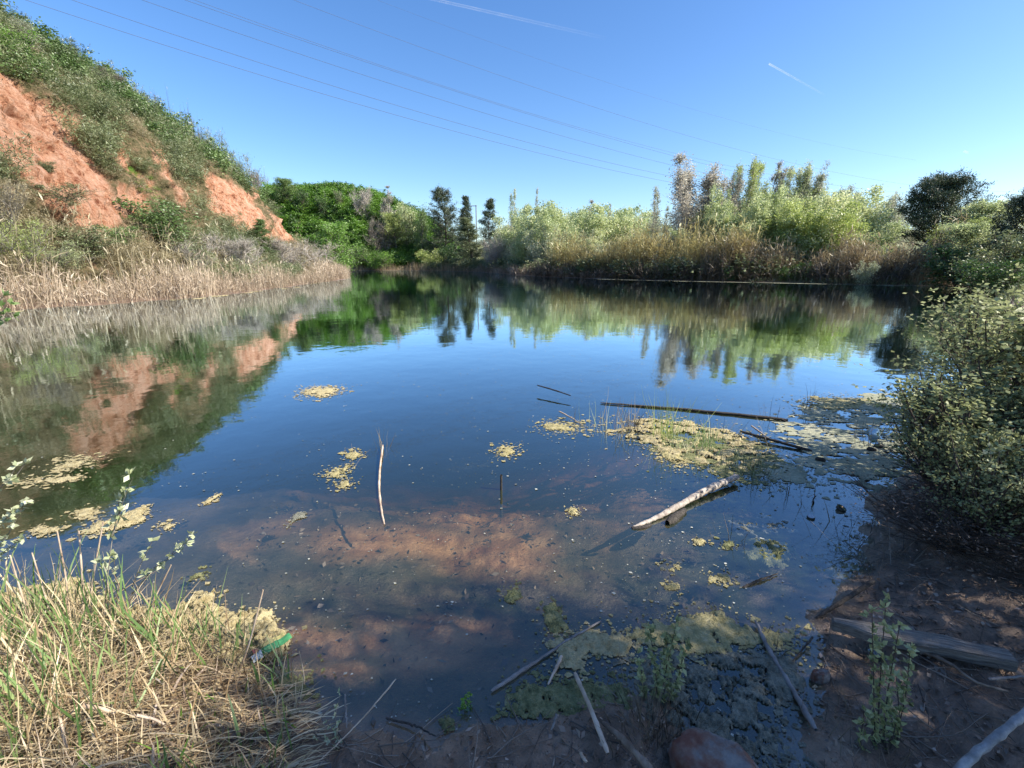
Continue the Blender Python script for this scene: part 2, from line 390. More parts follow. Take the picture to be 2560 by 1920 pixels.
def hill_material():
    m, N, L = newmat('red_earth')
    geo = N.new('ShaderNodeNewGeometry'); pos = geo.outputs['Position']
    at = N.new('ShaderNodeAttribute'); at.attribute_name = 'bare'
    def noise(s, d=6, r=.6, st=None):
        n = N.new('ShaderNodeTexNoise'); n.inputs['Scale'].default_value = s; n.inputs['Detail'].default_value = d; n.inputs['Roughness'].default_value = r
        if st:
            mp = N.new('ShaderNodeMapping'); mp.inputs['Scale'].default_value = st; L.new(pos, mp.inputs[0]); L.new(mp.outputs[0], n.inputs['Vector'])
        else: L.new(pos, n.inputs['Vector'])
        return n.outputs['Fac']
    red = ramp(N, [(.22, .075, .04), (.52, .255, .15), (.64, .37, .245), (.70, .46, .34)], [.37, .45, .54, .68]); L.new(noise(1.7, 12, .76, (.6, 1.3, .8)), red.inputs[0])
    veg = ramp(N, [(.07, .07, .03), (.19, .16, .085), (.40, .25, .16)], [.38, .5, .64]); L.new(noise(2.2, 10, .75), veg.inputs[0])
    mx = N.new('ShaderNodeMix'); mx.data_type = 'RGBA'; L.new(at.outputs['Fac'], mx.inputs[0]); L.new(veg.outputs[0], mx.inputs[6]); L.new(red.outputs[0], mx.inputs[7])
    b = N.new('ShaderNodeBsdfPrincipled'); b.inputs['Roughness'].default_value = .95; b.inputs['Specular IOR Level'].default_value = .1
    L.new(mx.outputs[2], b.inputs['Base Color'])
    bp = N.new('ShaderNodeBump'); bp.inputs['Strength'].default_value = 1; bp.inputs['Distance'].default_value = .6
    L.new(noise(2.4, 12, .76), bp.inputs['Height']); L.new(bp.outputs[0], b.inputs['Normal'])
    o = N.new('ShaderNodeOutputMaterial'); L.new(b.outputs[0], o.inputs[0])
    return m
ho = h_.build('hillside', hill_material(), smooth=False)
ba_ = ho.data.attributes.new('bare', 'FLOAT', 'POINT'); ba_.data.foreach_set('value', b0.astype(np.float32).ravel())
tag(ho, kind='structure')

# ------------------------------------------------------------------ water: closed body with absorption
def water_material():
    m, N, L = newmat('lake_water')
    geo = N.new('ShaderNodeNewGeometry')
    mp = N.new('ShaderNodeMapping'); mp.inputs['Scale'].default_value = (1, 1.0, 1); L.new(geo.outputs['Position'], mp.inputs[0])
    n1 = N.new('ShaderNodeTexNoise'); n1.inputs['Scale'].default_value = 3.0; n1.inputs['Detail'].default_value = 3
    n2 = N.new('ShaderNodeTexNoise'); n2.inputs['Scale'].default_value = .5; n2.inputs['Detail'].default_value = 2
    L.new(mp.outputs[0], n1.inputs['Vector']); L.new(mp.outputs[0], n2.inputs['Vector'])
    b1 = N.new('ShaderNodeBump'); b1.inputs['Strength'].default_value = .10; b1.inputs['Distance'].default_value = .02; L.new(n1.outputs['Fac'], b1.inputs['Height'])
    b2 = N.new('ShaderNodeBump'); b2.inputs['Strength'].default_value = .10; b2.inputs['Distance'].default_value = .06; L.new(n2.outputs['Fac'], b2.inputs['Height']); L.new(b1.outputs[0], b2.inputs['Normal'])
    fr = N.new('ShaderNodeFresnel'); fr.inputs['IOR'].default_value = 1.35; L.new(b2.outputs[0], fr.inputs['Normal'])
    gl = N.new('ShaderNodeBsdfGlossy'); gl.inputs['Roughness'].default_value = .025; gl.inputs['Color'].default_value = (.77, .90, .98, 1); L.new(b2.outputs[0], gl.inputs['Normal'])
    tr = N.new('ShaderNodeBsdfTransparent'); df = N.new('ShaderNodeBsdfDiffuse'); df.inputs[0].default_value = (.06, .085, .03, 1)
    mu = N.new('ShaderNodeMixShader'); mu.inputs[0].default_value = .20; L.new(tr.outputs[0], mu.inputs[1]); L.new(df.outputs[0], mu.inputs[2])
    bf = N.new('ShaderNodeMath'); bf.operation = 'SUBTRACT'; bf.inputs[0].default_value = 1; L.new(geo.outputs['Backfacing'], bf.inputs[1])
    ff = N.new('ShaderNodeMath'); ff.operation = 'MULTIPLY'; ff.use_clamp = True; pw = N.new('ShaderNodeMath'); pw.operation = 'POWER'; pw.inputs[1].default_value = .90; L.new(fr.outputs[0], pw.inputs[0]); gn = N.new('ShaderNodeMath'); gn.operation = 'MULTIPLY'; gn.inputs[1].default_value = 2.2; L.new(pw.outputs[0], gn.inputs[0]); gn.use_clamp = True; L.new(gn.outputs[0], ff.inputs[0]); L.new(bf.outputs[0], ff.inputs[1])
    mx = N.new('ShaderNodeMixShader'); L.new(ff.outputs[0], mx.inputs[0]); L.new(mu.outputs[0], mx.inputs[1]); L.new(gl.outputs[0], mx.inputs[2])
    va = N.new('ShaderNodeVolumeAbsorption'); va.inputs['Color'].default_value = (.72, .66, .50, 1); va.inputs['Density'].default_value = 1.6
    o = N.new('ShaderNodeOutputMaterial'); L.new(mx.outputs[0], o.inputs[0]); L.new(va.outputs[0], o.inputs[1])
    return m
import bmesh
bm = bmesh.new()
PL = A(LAKE); nrm = []
for k in range(len(PL)):
    e = PL[(k + 1) % len(PL)] - PL[k - 1]; e = e / np.linalg.norm(e); nrm.append((e[1], -e[0]))
ar = sum(PL[k][0] * PL[(k + 1) % len(PL)][1] - PL[(k + 1) % len(PL)][0] * PL[k][1] for k in range(len(PL)))
sg = 1 if ar > 0 else -1
ex = [min(1.5, .4 + .06 * np.hypot(*p)) for p in PL]
ring = [bm.verts.new((PL[k][0] + sg * nrm[k][0] * ex[k], PL[k][1] + sg * nrm[k][1] * ex[k], 0)) for k in range(len(PL))]
if sg < 0: ring.reverse()
f = bm.faces.new(ring)
ext = bmesh.ops.extrude_face_region(bm, geom=[f])
for v in [e for e in ext['geom'] if isinstance(e, bmesh.types.BMVert)]: v.co.z = -4.5
bmesh.ops.recalc_face_normals(bm, faces=bm.faces)
bmesh.ops.triangulate(bm, faces=bm.faces)
me = bpy.data.meshes.new('water'); bm.to_mesh(me); bm.free(); me.materials.append(water_material())
tag(link('water', me), kind='structure')

# ------------------------------------------------------------------ tree generator
def polyline(P0, D, Ln, K, up=0.0, wob=.08):
    """P0 (N,3), D (N,3) unit, Ln (N,) -> (N,K,3) gently bending upward by up"""
    N = len(P0); P = np.empty((N, K, 3)); P[:, 0] = P0; d = D.copy()
    for k in range(1, K):
        P[:, k] = P[:, k - 1] + d * (Ln / (K - 1))[:, None]
        d = norm(d + R.normal(size=(N, 3)) * wob + A([0, 0, up / K]))
    return P
def gen_tree(H=10, R0=3, stems=1, lean=.05, cb=.25, env='round', nb=60, elev=35, up=.5, tw=7, twl=.28, leaves=4000, leaf=.15, lw=.6, spread=.12, tr=.015, clump=False, thin=.0045, needle=False, swob=.045):
    tk, cr = MB(), MB()
    base = R.normal(size=(stems, 3)) * A([1, 1, 0]) * (.02 * H if stems > 1 else 0)
    az = R.uniform(0, 2 * math.pi, stems); ln = R.uniform(.3, 1, stems) * lean * (stems > 1) + (stems == 1) * lean * .3
    D = norm(np.stack([np.cos(az) * ln, np.sin(az) * ln, np.ones(stems)], 1))
    SH = H * (R.uniform(.72, 1, stems) if stems > 1 else np.ones(1))
    if stems > 1: SH[0] = H
    S = polyline(base, D, SH, 10, up=.3, wob=swob)
    tubes(tk, S, np.linspace(1, .12, 10)[None] * (tr * H / (stems ** .4)) * np.ones((stems, 1)), R.uniform(.3, .7, stems), 6)
    si = R.integers(0, stems, nb); u = np.sort(R.uniform(0, 1, nb)); hh = cb + (1 - cb) * u * .97
    kf = hh * 9; k0 = np.minimum(kf.astype(int), 8); P0 = S[si, k0] + (S[si, k0 + 1] - S[si, k0]) * (kf - k0)[:, None]
    e = {'round': np.sqrt(np.clip(1 - (2 * u - .85) ** 2 / 1.4, .03, 1)), 'cone': np.clip(1.05 - u, .06, 1) ** .8, 'spindle': np.clip(1.04 - u, .05, 1) ** .95 * np.clip(u * 4 + .35, 0, 1),
         'dome': np.sqrt(np.clip(1 - u ** 2.2, .04, 1)), 'column': np.where(u < .75, 1, np.clip((1 - u) * 4, .15, 1))}[env]
    az = R.uniform(0, 2 * math.pi, nb); el = np.radians(elev + R.normal(size=nb) * 12 + 18 * (u - .4))
    D = np.stack([np.cos(az) * np.cos(el), np.sin(az) * np.cos(el), np.sin(el)], 1)
    BL = R0 * e * R.uniform(.72, 1.12, nb)
    B = polyline(P0, D, BL, 6, up=up, wob=.12)
    br = np.clip(BL * .016, .006, .2)
    tubes(tk, B, np.linspace(1, .25, 6)[None] * br[:, None], R.uniform(.2, .8, nb), 4)
    # twigs
    nt = nb * tw; bi = np.repeat(np.arange(nb), tw); kf = R.uniform(.22, 1, nt) * 4.99; k0 = kf.astype(int)
    P0 = B[bi, k0] + (B[bi, k0 + 1] - B[bi, k0]) * (kf - k0)[:, None]
    dd = norm(norm(B[bi, -1] - B[bi, 0]) * .8 + R.normal(size=(nt, 3)) * .6 + A([0, 0, .25 * up]))
    TL = twl * (BL[bi] * .6 + R0 * .4) * R.uniform(.5, 1.2, nt)
    T = polyline(P0, dd, TL, 4, up=up * .6, wob=.12)
    tubes(tk, T, np.linspace(1, .4, 4)[None] * (H * thin * .35) * np.ones((nt, 1)), R.uniform(.4, 1, nt), 3)
    if leaves:
        ti = R.integers(0, nt, leaves); f = R.uniform(.15, 1.05, leaves) * 2.99
        k0 = np.clip(f.astype(int), 0, 2); P = T[ti, k0] + (T[ti, k0 + 1] - T[ti, k0]) * (f - k0)[:, None]
        P = P + R.normal(size=(leaves, 3)) * spread * A([1, 1, .55 if clump else .9])
        ax = norm(R.normal(size=(leaves, 3)) + (A([0, 0, .9]) if needle else A([0, 0, .1])))
        L = leaf * R.uniform(.6, 1.3, leaves)
        tv = R.uniform(.2, .8, nt)
        leaf_quads(cr, P, ax, L, L * lw, np.clip(tv[ti] * .5 + R.uniform(0, .5, leaves), 0, 1))
    return tk, cr
KIND = dict(
    poplar=dict(H=12, R0=3.4, stems=6, lean=.20, cb=.05, env='spindle', nb=300, elev=60, up=.9, tw=9, twl=.35, leaves=17000, leaf=.13, lw=.65, spread=.16, tr=.008, swob=.012, thin=.0028),
    slender=dict(H=12, R0=2.0, stems=2, lean=.05, cb=.1, env='spindle', nb=130, elev=56, up=.9, tw=8, twl=.35, leaves=4200, leaf=.12, lw=.7, spread=.12, tr=.007, swob=.012, thin=.003),
    bare=dict(H=10, R0=2.6, stems=2, lean=.15, cb=.15, env='spindle', nb=90, elev=58, up=.8, tw=12, twl=.35, leaves=900, leaf=.10, spread=.08, tr=.011, thin=.006),
    willow=dict(H=9, R0=2.6, stems=4, lean=.35, cb=.08, env='round', nb=130, elev=50, up=.8, tw=10, twl=.35, leaves=15000, leaf=.16, lw=.45, spread=.16, tr=.009),
    broad=dict(H=9, R0=3.4, cb=.2, env='round', nb=110, elev=30, up=.5, tw=10, twl=.3, leaves=15000, leaf=.19, spread=.20, tr=.018),
    airy=dict(H=9, R0=3.2, stems=2, lean=.2, cb=.22, env='round', nb=80, elev=38, up=.4, tw=9, twl=.35, leaves=5200, leaf=.20, spread=.22, tr=.012),
    pine=dict(H=14, R0=3.9, cb=.14, env='dome', nb=120, elev=14, up=.5, tw=9, twl=.26, leaves=24000, leaf=.30, lw=.22, spread=.20, tr=.018, clump=True, needle=True),
    conepine=dict(H=12, R0=3.0, cb=.08, env='cone', nb=130, elev=14, up=.5, tw=8, twl=.25, leaves=17000, leaf=.28, lw=.22, spread=.18, tr=.015, clump=True, needle=True),
    umbrella=dict(H=12, R0=5.6, stems=1, cb=.25, env='dome', nb=130, elev=22, up=.4, tw=10, twl=.20, leaves=52000, leaf=.28, lw=.26, spread=.26, tr=.022, clump=True, needle=True),
    bush=dict(H=3, R0=1.25, stems=6, lean=.75, cb=.06, env='round', nb=90, elev=42, up=.5, tw=7, twl=.4, leaves=4200, leaf=.13, lw=.55, spread=.10, tr=.012),
    fine=dict(H=3, R0=1.1, stems=7, lean=.7, cb=.05, env='round', nb=110, elev=55, up=.6, tw=9, twl=.45, leaves=4200, leaf=.14, lw=.16, spread=.08, tr=.009, needle=True),
    dry=dict(H=3, R0=1.2, stems=7, lean=.8, cb=.05, env='round', nb=120, elev=50, up=.5, tw=14, twl=.5, leaves=1500, leaf=.09, lw=.35, spread=.07, tr=.010, thin=.008),
)
CACHE = {}; SIZE = {}
def tree_meshes(kind, var, lm, bm_):
    k = (kind, var)
    if k not in CACHE:
        global R
        keep = R; R = np.random.default_rng(abs(hash((sum(map(ord, kind)), var))) % 99991)
        CACHE[k] = gen_tree(**KIND[kind]); R = keep
        Vt = np.concatenate([q.merged()[0] for q in CACHE[k] if q.n]); SIZE[k] = (2 * np.percentile(np.hypot(Vt[:, 0], Vt[:, 1]), 90), np.percentile(Vt[:, 2], 99.8))
    kk = (kind, var, lm, bm_)
    if kk not in CACHE:
        tk, cr = CACHE[k]
        CACHE[kk] = (tk.mesh('trunk', M[bm_], True), cr.mesh('crown', M[lm]) if cr.n else None)
    return CACHE[kk]
vc = [0]; SC = {}
def plant(name, kind, lm, bm_, X, Yd, z0, H, W, label, cat, group=None, part='crown', rz=None, var=None, tilt=0):
    vc[0] += 1
    var = (vc[0] % 2) if var is None else var
    tm, cm = tree_meshes(kind, var, lm, bm_)
    w0, h0 = SIZE[(kind, var)]
    e = empty(name, (X, Yd, z0 - .03), R.uniform(0, 6.28) if rz is None else rz, (W / w0, W / w0, H / h0))
    SC.setdefault(kind, []).append(W / w0)
    if tilt: e.rotation_euler = (0, tilt, e.rotation_euler[2])
    tag(e, label, cat, group)
    link('trunk' if part == 'crown' else 'stems', tm, e)
    if cm: link(part, cm, e)
    return e
def plant_px(name, kind, lm, bm_, px, top, Yd, wpx, label, cat, group=None, part='crown', **kw):
    P = at_y(px, top, Yd)
    z0 = float(HH(P[0], P[1]))
    dep = P[1] * CO - (P[2] - CAMZ) * SI
    W = wpx / F * dep
    return plant(name, kind, lm, bm_, P[0], P[1], z0, max(P[2] - z0, .5), W, label, cat, group, part, **kw)

# ------------------------------------------------------------------ back hill trees
TB = 'trees around the far shore'
T = [
 ('round_tree', 'broad', 'midgreen', 'bark_dark', 712, 446, 152, 56, 'round green tree alone on the skyline, farthest left on the back hill', 'tree'),
 ('shrub', 'bush', 'lushdark', 'bark_dark', 747, 471, 150, 44, 'dark rounded shrub just right of the round green skyline tree', 'shrub'),
 ('shrub', 'bush', 'lushdark', 'bark_dark', 803, 484, 150, 26, 'small dark shrub on the skyline of the green hill, second dark one from the left', 'shrub'),
 ('shrub', 'bush', 'olive', 'bark_dark', 845, 473, 152, 22, 'tiny upright shrub standing on the skyline left of the wide pale bush', 'shrub'),
 ('pale_bush', 'dry', 'pinkgrey', 'bark_pale', 897, 469, 150, 64, 'wide pale leafless bush on the top of the back hill', 'bush'),
 ('bare_tree', 'bare', 'greygreen', 'bark_pale', 970, 467, 150, 44, 'pale grey thin-leaved tree on the back hill right of the pale bush', 'tree'),
 ('shrub', 'bush', 'palegreen', 'bark_grey', 1008, 507, 148, 70, 'dull yellow-green bush on the hill shoulder below the pale grey tree', 'shrub'),
 ('shrub', 'bush', 'midgreen', 'bark_grey', 1048, 511, 146, 46, 'green bush on the hill shoulder just left of the tallest dark pine', 'shrub'),
 ('pine_tree', 'pine', 'pine', 'bark_dark', 1107, 469, 140, 84, 'tallest of the dark pines at the far end of the lake', 'pine tree'),
 ('pine_tree', 'conepine', 'pine', 'bark_dark', 1163, 492, 146, 52, 'dark pine left of the thin utility pole, shorter than its left neighbour', 'pine tree'),
 ('pine_tree', 'conepine', 'pine', 'bark_dark', 1224, 497, 140, 58, 'dark pine right of the thin utility pole', 'pine tree'),
 ('pine_tree', 'conepine', 'olive', 'bark_dark', 1178, 545, 122, 78, 'lower, lighter olive pine in front of the dark pines at the shore', 'pine tree'),
 ('poplar_tree', 'slender', 'palegreen', 'bark_pale', 1287, 473, 118, 26, 'slim poplar tip rising above the yellow-green tree right of the pines', 'poplar tree'),
 ('poplar_tree', 'slender', 'greygreen', 'bark_pale', 1343, 471, 112, 20, 'very thin tall poplar, first lone spire right of the pines', 'poplar tree'),
 ('green_tree', 'willow', 'yellowgreen', 'bark_grey', 1293, 508, 116, 56, 'yellow-green leafy tree under the slim poplar tip right of the pines', 'tree'),
 ('green_tree', 'willow', 'palegreen', 'bark_grey', 1335, 522, 108, 60, 'pale green tree under the thinnest tall poplar spire', 'tree'),
 ('green_tree', 'willow', 'palegreen', 'bark_pale', 1375, 526, 104, 56, 'pale green tree between the poplar spire and the white-trunked tree', 'tree'),
 ('white_trunk_tree', 'willow', 'palegreen', 'bark_pale', 1408, 522, 100, 50, 'pale tree showing a whitish trunk left of the bare grey tree', 'tree'),
 ('green_tree', 'willow', 'midgreen', 'bark_pale', 1440, 526, 98, 46, 'green tree directly left of the bare grey tree on the far bank', 'tree'),
 ('bare_tree', 'bare', 'greygreen', 'bark_pale', 1463, 500, 95, 40, 'bare grey tree with a round twiggy top between far thicket and cane bed', 'tree'),
 ('bare_tree', 'bare', 'greygreen', 'bark_pale', 1519, 509, 92, 26, 'faint bare tree at the left end of the cane bed', 'tree'),
 ('dry_bush', 'dry', 'pinkgrey', 'bark_pale', 1262, 553, 108, 64, 'greyish twiggy bush in front of the yellow-green tree right of the pines', 'bush'),
 ('dry_bush', 'dry', 'pinkgrey', 'bark_pale', 1312, 558, 104, 62, 'pinkish grey twiggy bush with pale stems, behind the bright willow clump', 'bush'),
 ('willow_clump', 'willow', 'yellowgreen', 'bark_grey', 1350, 618, 84, 84, 'bright yellow-green low willow clump on the far right-hand bank', 'bush'),
 ('green_tree', 'broad', 'grass_bright', 'bark_grey', 826, 553, 108, 90, 'bright light-green tree behind the end of the red cliff', 'tree'),
 ('dry_bush', 'dry', 'drybrown', 'bark_grey', 942, 540, 143, 80, 'brown leafless bush in the middle of the green hill', 'bush'),
 ('green_tree', 'broad', 'yellowgreen', 'bark_grey', 985, 531, 146, 62, 'yellow-green tree right of the brown bush on the green hill', 'tree'),
 ('shrub', 'bush', 'lush', 'bark_grey', 944, 625, 136, 70, 'vivid green shrub low on the far shore under the brown bush', 'shrub'),
 ('shrub', 'bush', 'yellowgreen', 'bark_grey', 1072, 622, 134, 60, 'yellow-green shrub at the water at the foot of the tallest pine', 'shrub'),
 ('shrub', 'bush', 'midgreen', 'bark_grey', 895, 615, 138, 56, 'dull green shrub at the shore left of the vivid green one', 'shrub'),
 ('shrub', 'bush', 'lushdark', 'bark_dark', 1120, 610, 128, 60, 'dark shrub between the tallest pine and the water', 'shrub'),
 ('dry_bush', 'dry', 'pinkgrey', 'bark_pale', 1225, 590, 100, 60, 'low grey-green twiggy bush at the point where the far shore turns', 'bush'),
]
for name, k, lm, bk, px, top, yd, w, lab, cat in T:
    plant_px(name, k, lm, bk, px, top, yd, w, lab, cat, TB)

T2 = [
 ('poplar_tree', 'slender', 'greygreen', 'bark_pale', 1646, 466, 68, 38, 'narrow poplar standing alone above the left part of the cane bed', 'poplar tree'),
 ('poplar_tree', 'slender', 'greygreen', 'bark_pale', 1672, 515, 68, 28, 'short poplar tip just right of the lone narrow poplar over the canes', 'poplar tree'),
 ('poplar_tree', 'poplar', 'pinkgrey', 'bark_pale', 1752, 392, 62, 130, 'broad grey-white poplar, the tallest and leftmost of the right-hand group', 'poplar tree'),
 ('poplar_tree', 'poplar', 'pinkgrey', 'bark_pale', 1812, 443, 62, 90, 'pinkish half-bare poplar second from the left of the right-hand group', 'poplar tree'),
 ('poplar_tree', 'slender', 'greygreen', 'bark_grey', 1848, 417, 64, 36, 'thin dark-tipped poplar between the pinkish one and the golden-tipped one', 'poplar tree'),
 ('poplar_tree', 'poplar', 'yellowgreen', 'bark_pale', 1888, 399, 62, 80, 'poplar with a golden-green tip in the middle of the right-hand group', 'poplar tree'),
 ('bare_tree', 'bare', 'pinkgrey', 'bark_pale', 1934, 412, 64, 80, 'leafless poplar with fine bare twigs right of the golden-tipped poplar', 'tree'),
 ('poplar_tree', 'poplar', 'palegreen', 'bark_pale', 1988, 412, 62, 84, 'pale green poplar, left one of the close pair above the yellow willow', 'poplar tree'),
 ('poplar_tree', 'poplar', 'greygreen', 'bark_pale', 2024, 416, 62, 76, 'grey-green poplar, right one of the close pair above the yellow willow', 'poplar tree'),
 ('willow_tree', 'willow', 'yellowgreen', 'bark_grey', 1985, 478, 56, 130, 'big yellow-green willow in the middle of the right bank', 'willow tree'),
 ('willow_tree', 'willow', 'palegreen', 'bark_grey', 1893, 510, 57, 110, 'pale green willow left of the big yellow-green one', 'willow tree'),
 ('willow_tree', 'willow', 'yellowgreen', 'bark_grey', 2070, 468, 60, 84, 'fresh green leafy tree right of the big yellow-green willow', 'tree'),
 ('willow_tree', 'willow', 'palegreen', 'bark_pale', 1945, 520, 56, 90, 'pale willow overlapping the left side of the big yellow-green one', 'willow tree'),
 ('willow_tree', 'willow', 'yellowgreen', 'bark_grey', 2050, 540, 54, 110, 'low yellowish willow in front of the fresh green tree', 'willow tree'),
 ('willow_tree', 'willow', 'palegreen', 'bark_pale', 1800, 540, 58, 100, 'dull green willow below the pinkish half-bare poplar', 'willow tree'),
 ('poplar_tree', 'poplar', 'greygreen', 'bark_pale', 2118, 471, 62, 70, 'pale thin poplar right of the fresh green tree', 'poplar tree'),
 ('airy_tree', 'airy', 'greygreen', 'bark_pale', 2195, 483, 58, 98, 'open-crowned pale tree with sky showing through, left of the big dark pine', 'tree'),
 ('airy_tree', 'airy', 'greygreen', 'bark_pale', 2268, 487, 58, 64, 'pale open tree touching the left side of the big dark pine', 'tree'),
 ('pine_tree', 'umbrella', 'pine', 'bark_dark', 2372, 428, 50, 165, 'big dark broad-crowned pine on the right bank', 'pine tree'),
 ('pine_tree', 'umbrella', 'pine', 'bark_dark', 2590, 470, 34, 130, 'dark pine cut by the right edge of the photo', 'pine tree'),
 ('green_tree', 'broad', 'palegreen', 'bark_grey', 2485, 497, 44, 150, 'pale green tree between the big dark pine and the right edge', 'tree'),
 ('yellow_bush', 'willow', 'yellowgreen', 'bark_grey', 2385, 548, 42, 120, 'yellowish bush in front of the big dark pine', 'bush'),
 ('green_tree', 'broad', 'palegreen', 'bark_grey', 2440, 555, 38, 130, 'dull green bush below the pale tree at the right end of the canes', 'bush'),
 ('dark_bush', 'bush', 'lushdark', 'bark_dark', 2420, 610, 35, 160, 'dark bush at the right end of the cane bed near the water', 'bush'),
 ('dark_bush', 'bush', 'olive', 'bark_dark', 2540, 575, 30, 150, 'green bush at the right edge below the cut-off pine', 'bush'),
 ('dark_bush', 'bush', 'lushdark', 'bark_dark', 2500, 640, 27, 130, 'lowest dark bush at the right edge above the near shrubs', 'bush'),
 ('pale_bush', 'bush', 'paleleaf', 'bark_grey', 2172, 652, 40.5, 44, 'small pale-leaved bush in front of the rust-brown canes', 'bush'),
 ('green_tree', 'willow', 'palegreen', 'bark_grey', 2150, 545, 55, 100, 'low pale green bush behind the canes between two pale trees', 'bush'),
]
for name, k, lm, bk, px, top, yd, w, lab, cat in T2:
    plant_px(name, k, lm, bk, px, top, yd, w, lab, cat, 'trees on the right bank')

# utility pole
P = at_y(1190, 513, 150); z0 = float(HH(P[0], P[1]))
e = tag(empty('utility_pole', (P[0], P[1], z0)), 'thin grey utility pole with a short cross arm between two dark pines', 'utility pole')
mp = surf('pole_metal', [(.16, .17, .19), (.24, .25, .27)], 3)
b = MB(); Hh = P[2] - z0; tubes(b, A([[[0, 0, 0], [0, 0, Hh / 2], [0, 0, Hh]]]), A([[.22, .19, .16]]), .5, 8); b.build('shaft', mp, e)
b = MB(); tubes(b, A([[[-2.2, 0, Hh - .2], [-1, 0, Hh - .2], [.25, 0, Hh - .2]]]), A([[.12, .12, .12]]), .5, 6); b.build('cross_arm', mp, e)

# ------------------------------------------------------------------ stuff: green cover on the back hill
def clump_source(kind, var, scale=1.0, leaf_keep=1.0):
    tree_meshes(kind, var, 'olive', 'bark_grey')
    return CACHE[(kind, var)]
def scatter_cover(name, mat, xr, yr, n, cond, size, kind='bush', hs=(.5, 1), zf=HH, keep=.25, label=None):
    mb = MB(); cnt = 0
    srcs = []
    for v in range(2):
        tk, cr = clump_source(kind, v); V, Q, vv = cr.merged()
        nq = len(Q)
        for rep in range(2):
            m_ = R.uniform(size=nq) < keep
            idx = np.nonzero(m_)[0]
            Vn = V.reshape(-1, 4, 3)[idx].copy()
            c = Vn.mean(1, keepdims=True); Vn = c + (Vn - c) * (1.0 / math.sqrt(keep)) ** .8
            srcs.append((Vn.reshape(-1, 3), np.arange(len(idx) * 4).reshape(-1, 4), vv[idx]))
    x = R.uniform(*xr, n); y = R.uniform(*yr, n); z = zf(x, y)
    U, W_ = project(np.stack([x, y, z], -1))
    ok = cond(x, y, z, U, W_)
    kd = KIND[kind]
    for a, b_, c in zip(x[ok], y[ok], z[ok]):
        s = R.uniform(*size); h = s * R.uniform(*hs)
        mb.stamp(srcs[R.integers(4)], (a, b_, c - .1 * h), R.uniform(0, 6.28), A([s / (2 * kd['R0']), s / (2 * kd['R0']), h / kd['H']]), R.uniform(-.2, .2))
        cnt += 1
    if cnt: tag(mb.build(name, M[mat]), label=label, kind='stuff')
    return cnt
land = lambda x, y: sdf(LAKE, x, y) < -.3
vis = lambda U: (U > -250) & (U < 2800)
scatter_cover('bramble_cover', 'lush', (-85, -12), (137, 172), 1500, lambda x, y, z, U, V: land(x, y) & (U > 640) & (U < 1160) & (z > .6), (2.6, 5.2), hs=(.45, .8), keep=.14)
scatter_cover('dark_bramble', 'lushdark', (-75, -12), (137, 170), 420, lambda x, y, z, U, V: land(x, y) & (U > 640) & (U < 1160) & (z > .6), (2.2, 4.6), hs=(.5, .95), keep=.14)
scatter_cover('far_undergrowth', 'olive', (-30, 45), (46, 136), 1900, lambda x, y, z, U, V: (sdf(LAKE, x, y) < -1.0) & (sdf(LAKE, x, y) > -22) & (U > 1080), (1.8, 4.2), hs=(.5, .9), keep=.16)
scatter_cover('shore_bramble', 'lushdark', (-10, 50), (28, 90), 700, lambda x, y, z, U, V: (sdf(LAKE, x, y) < -.4) & (sdf(LAKE, x, y) > -5) & (U > 1400), (1.4, 2.8), hs=(.6, .9), keep=.25)

scatter_cover('far_thicket', 'palegreen', (-14, 30), (78, 122), 230, lambda x, y, z, U, V: (sdf(LAKE, x, y) < -5) & (U > 1250) & (U < 1600), (5.5, 8.5), kind='willow', hs=(1.1, 1.75), keep=.24)
scatter_cover('far_thicket', 'greygreen', (-14, 30), (78, 122), 260, lambda x, y, z, U, V: (sdf(LAKE, x, y) < -3) & (U > 1230) & (U < 1800), (2.5, 5), kind='fine', hs=(1.3, 2.1), keep=.4)
scatter_cover('bank_thicket', 'palegreen', (8, 50), (46, 72), 110, lambda x, y, z, U, V: (sdf(LAKE, x, y) < -6) & (U > 1700) & (U < 2180), (4.5, 7), kind='willow', hs=(1.0, 1.5), keep=.34)
scatter_cover('bank_thicket', 'yellowgreen', (16, 44), (46, 62), 80, lambda x, y, z, U, V: (sdf(LAKE, x, y) < -5) & (sdf(LAKE, x, y) > -12) & (U > 1820) & (U < 2160), (3.5, 5.5), kind='willow', hs=(1.3, 1.9), keep=.36)
scatter_cover('poplar_thicket', 'palegreen', (14, 48), (52, 68), 190, lambda x, y, z, U, V: (sdf(LAKE, x, y) < -7) & (U > 1730) & (U < 2110), (4.4, 5.6), kind='poplar', hs=(1.5, 2.15), keep=.26)
scatter_cover('poplar_thicket', 'yellowgreen', (16, 44), (50, 62), 60, lambda x, y, z, U, V: (sdf(LAKE, x, y) < -6) & (U > 1860) & (U < 2080), (4.2, 5.4), kind='poplar', hs=(1.4, 1.9), keep=.34)
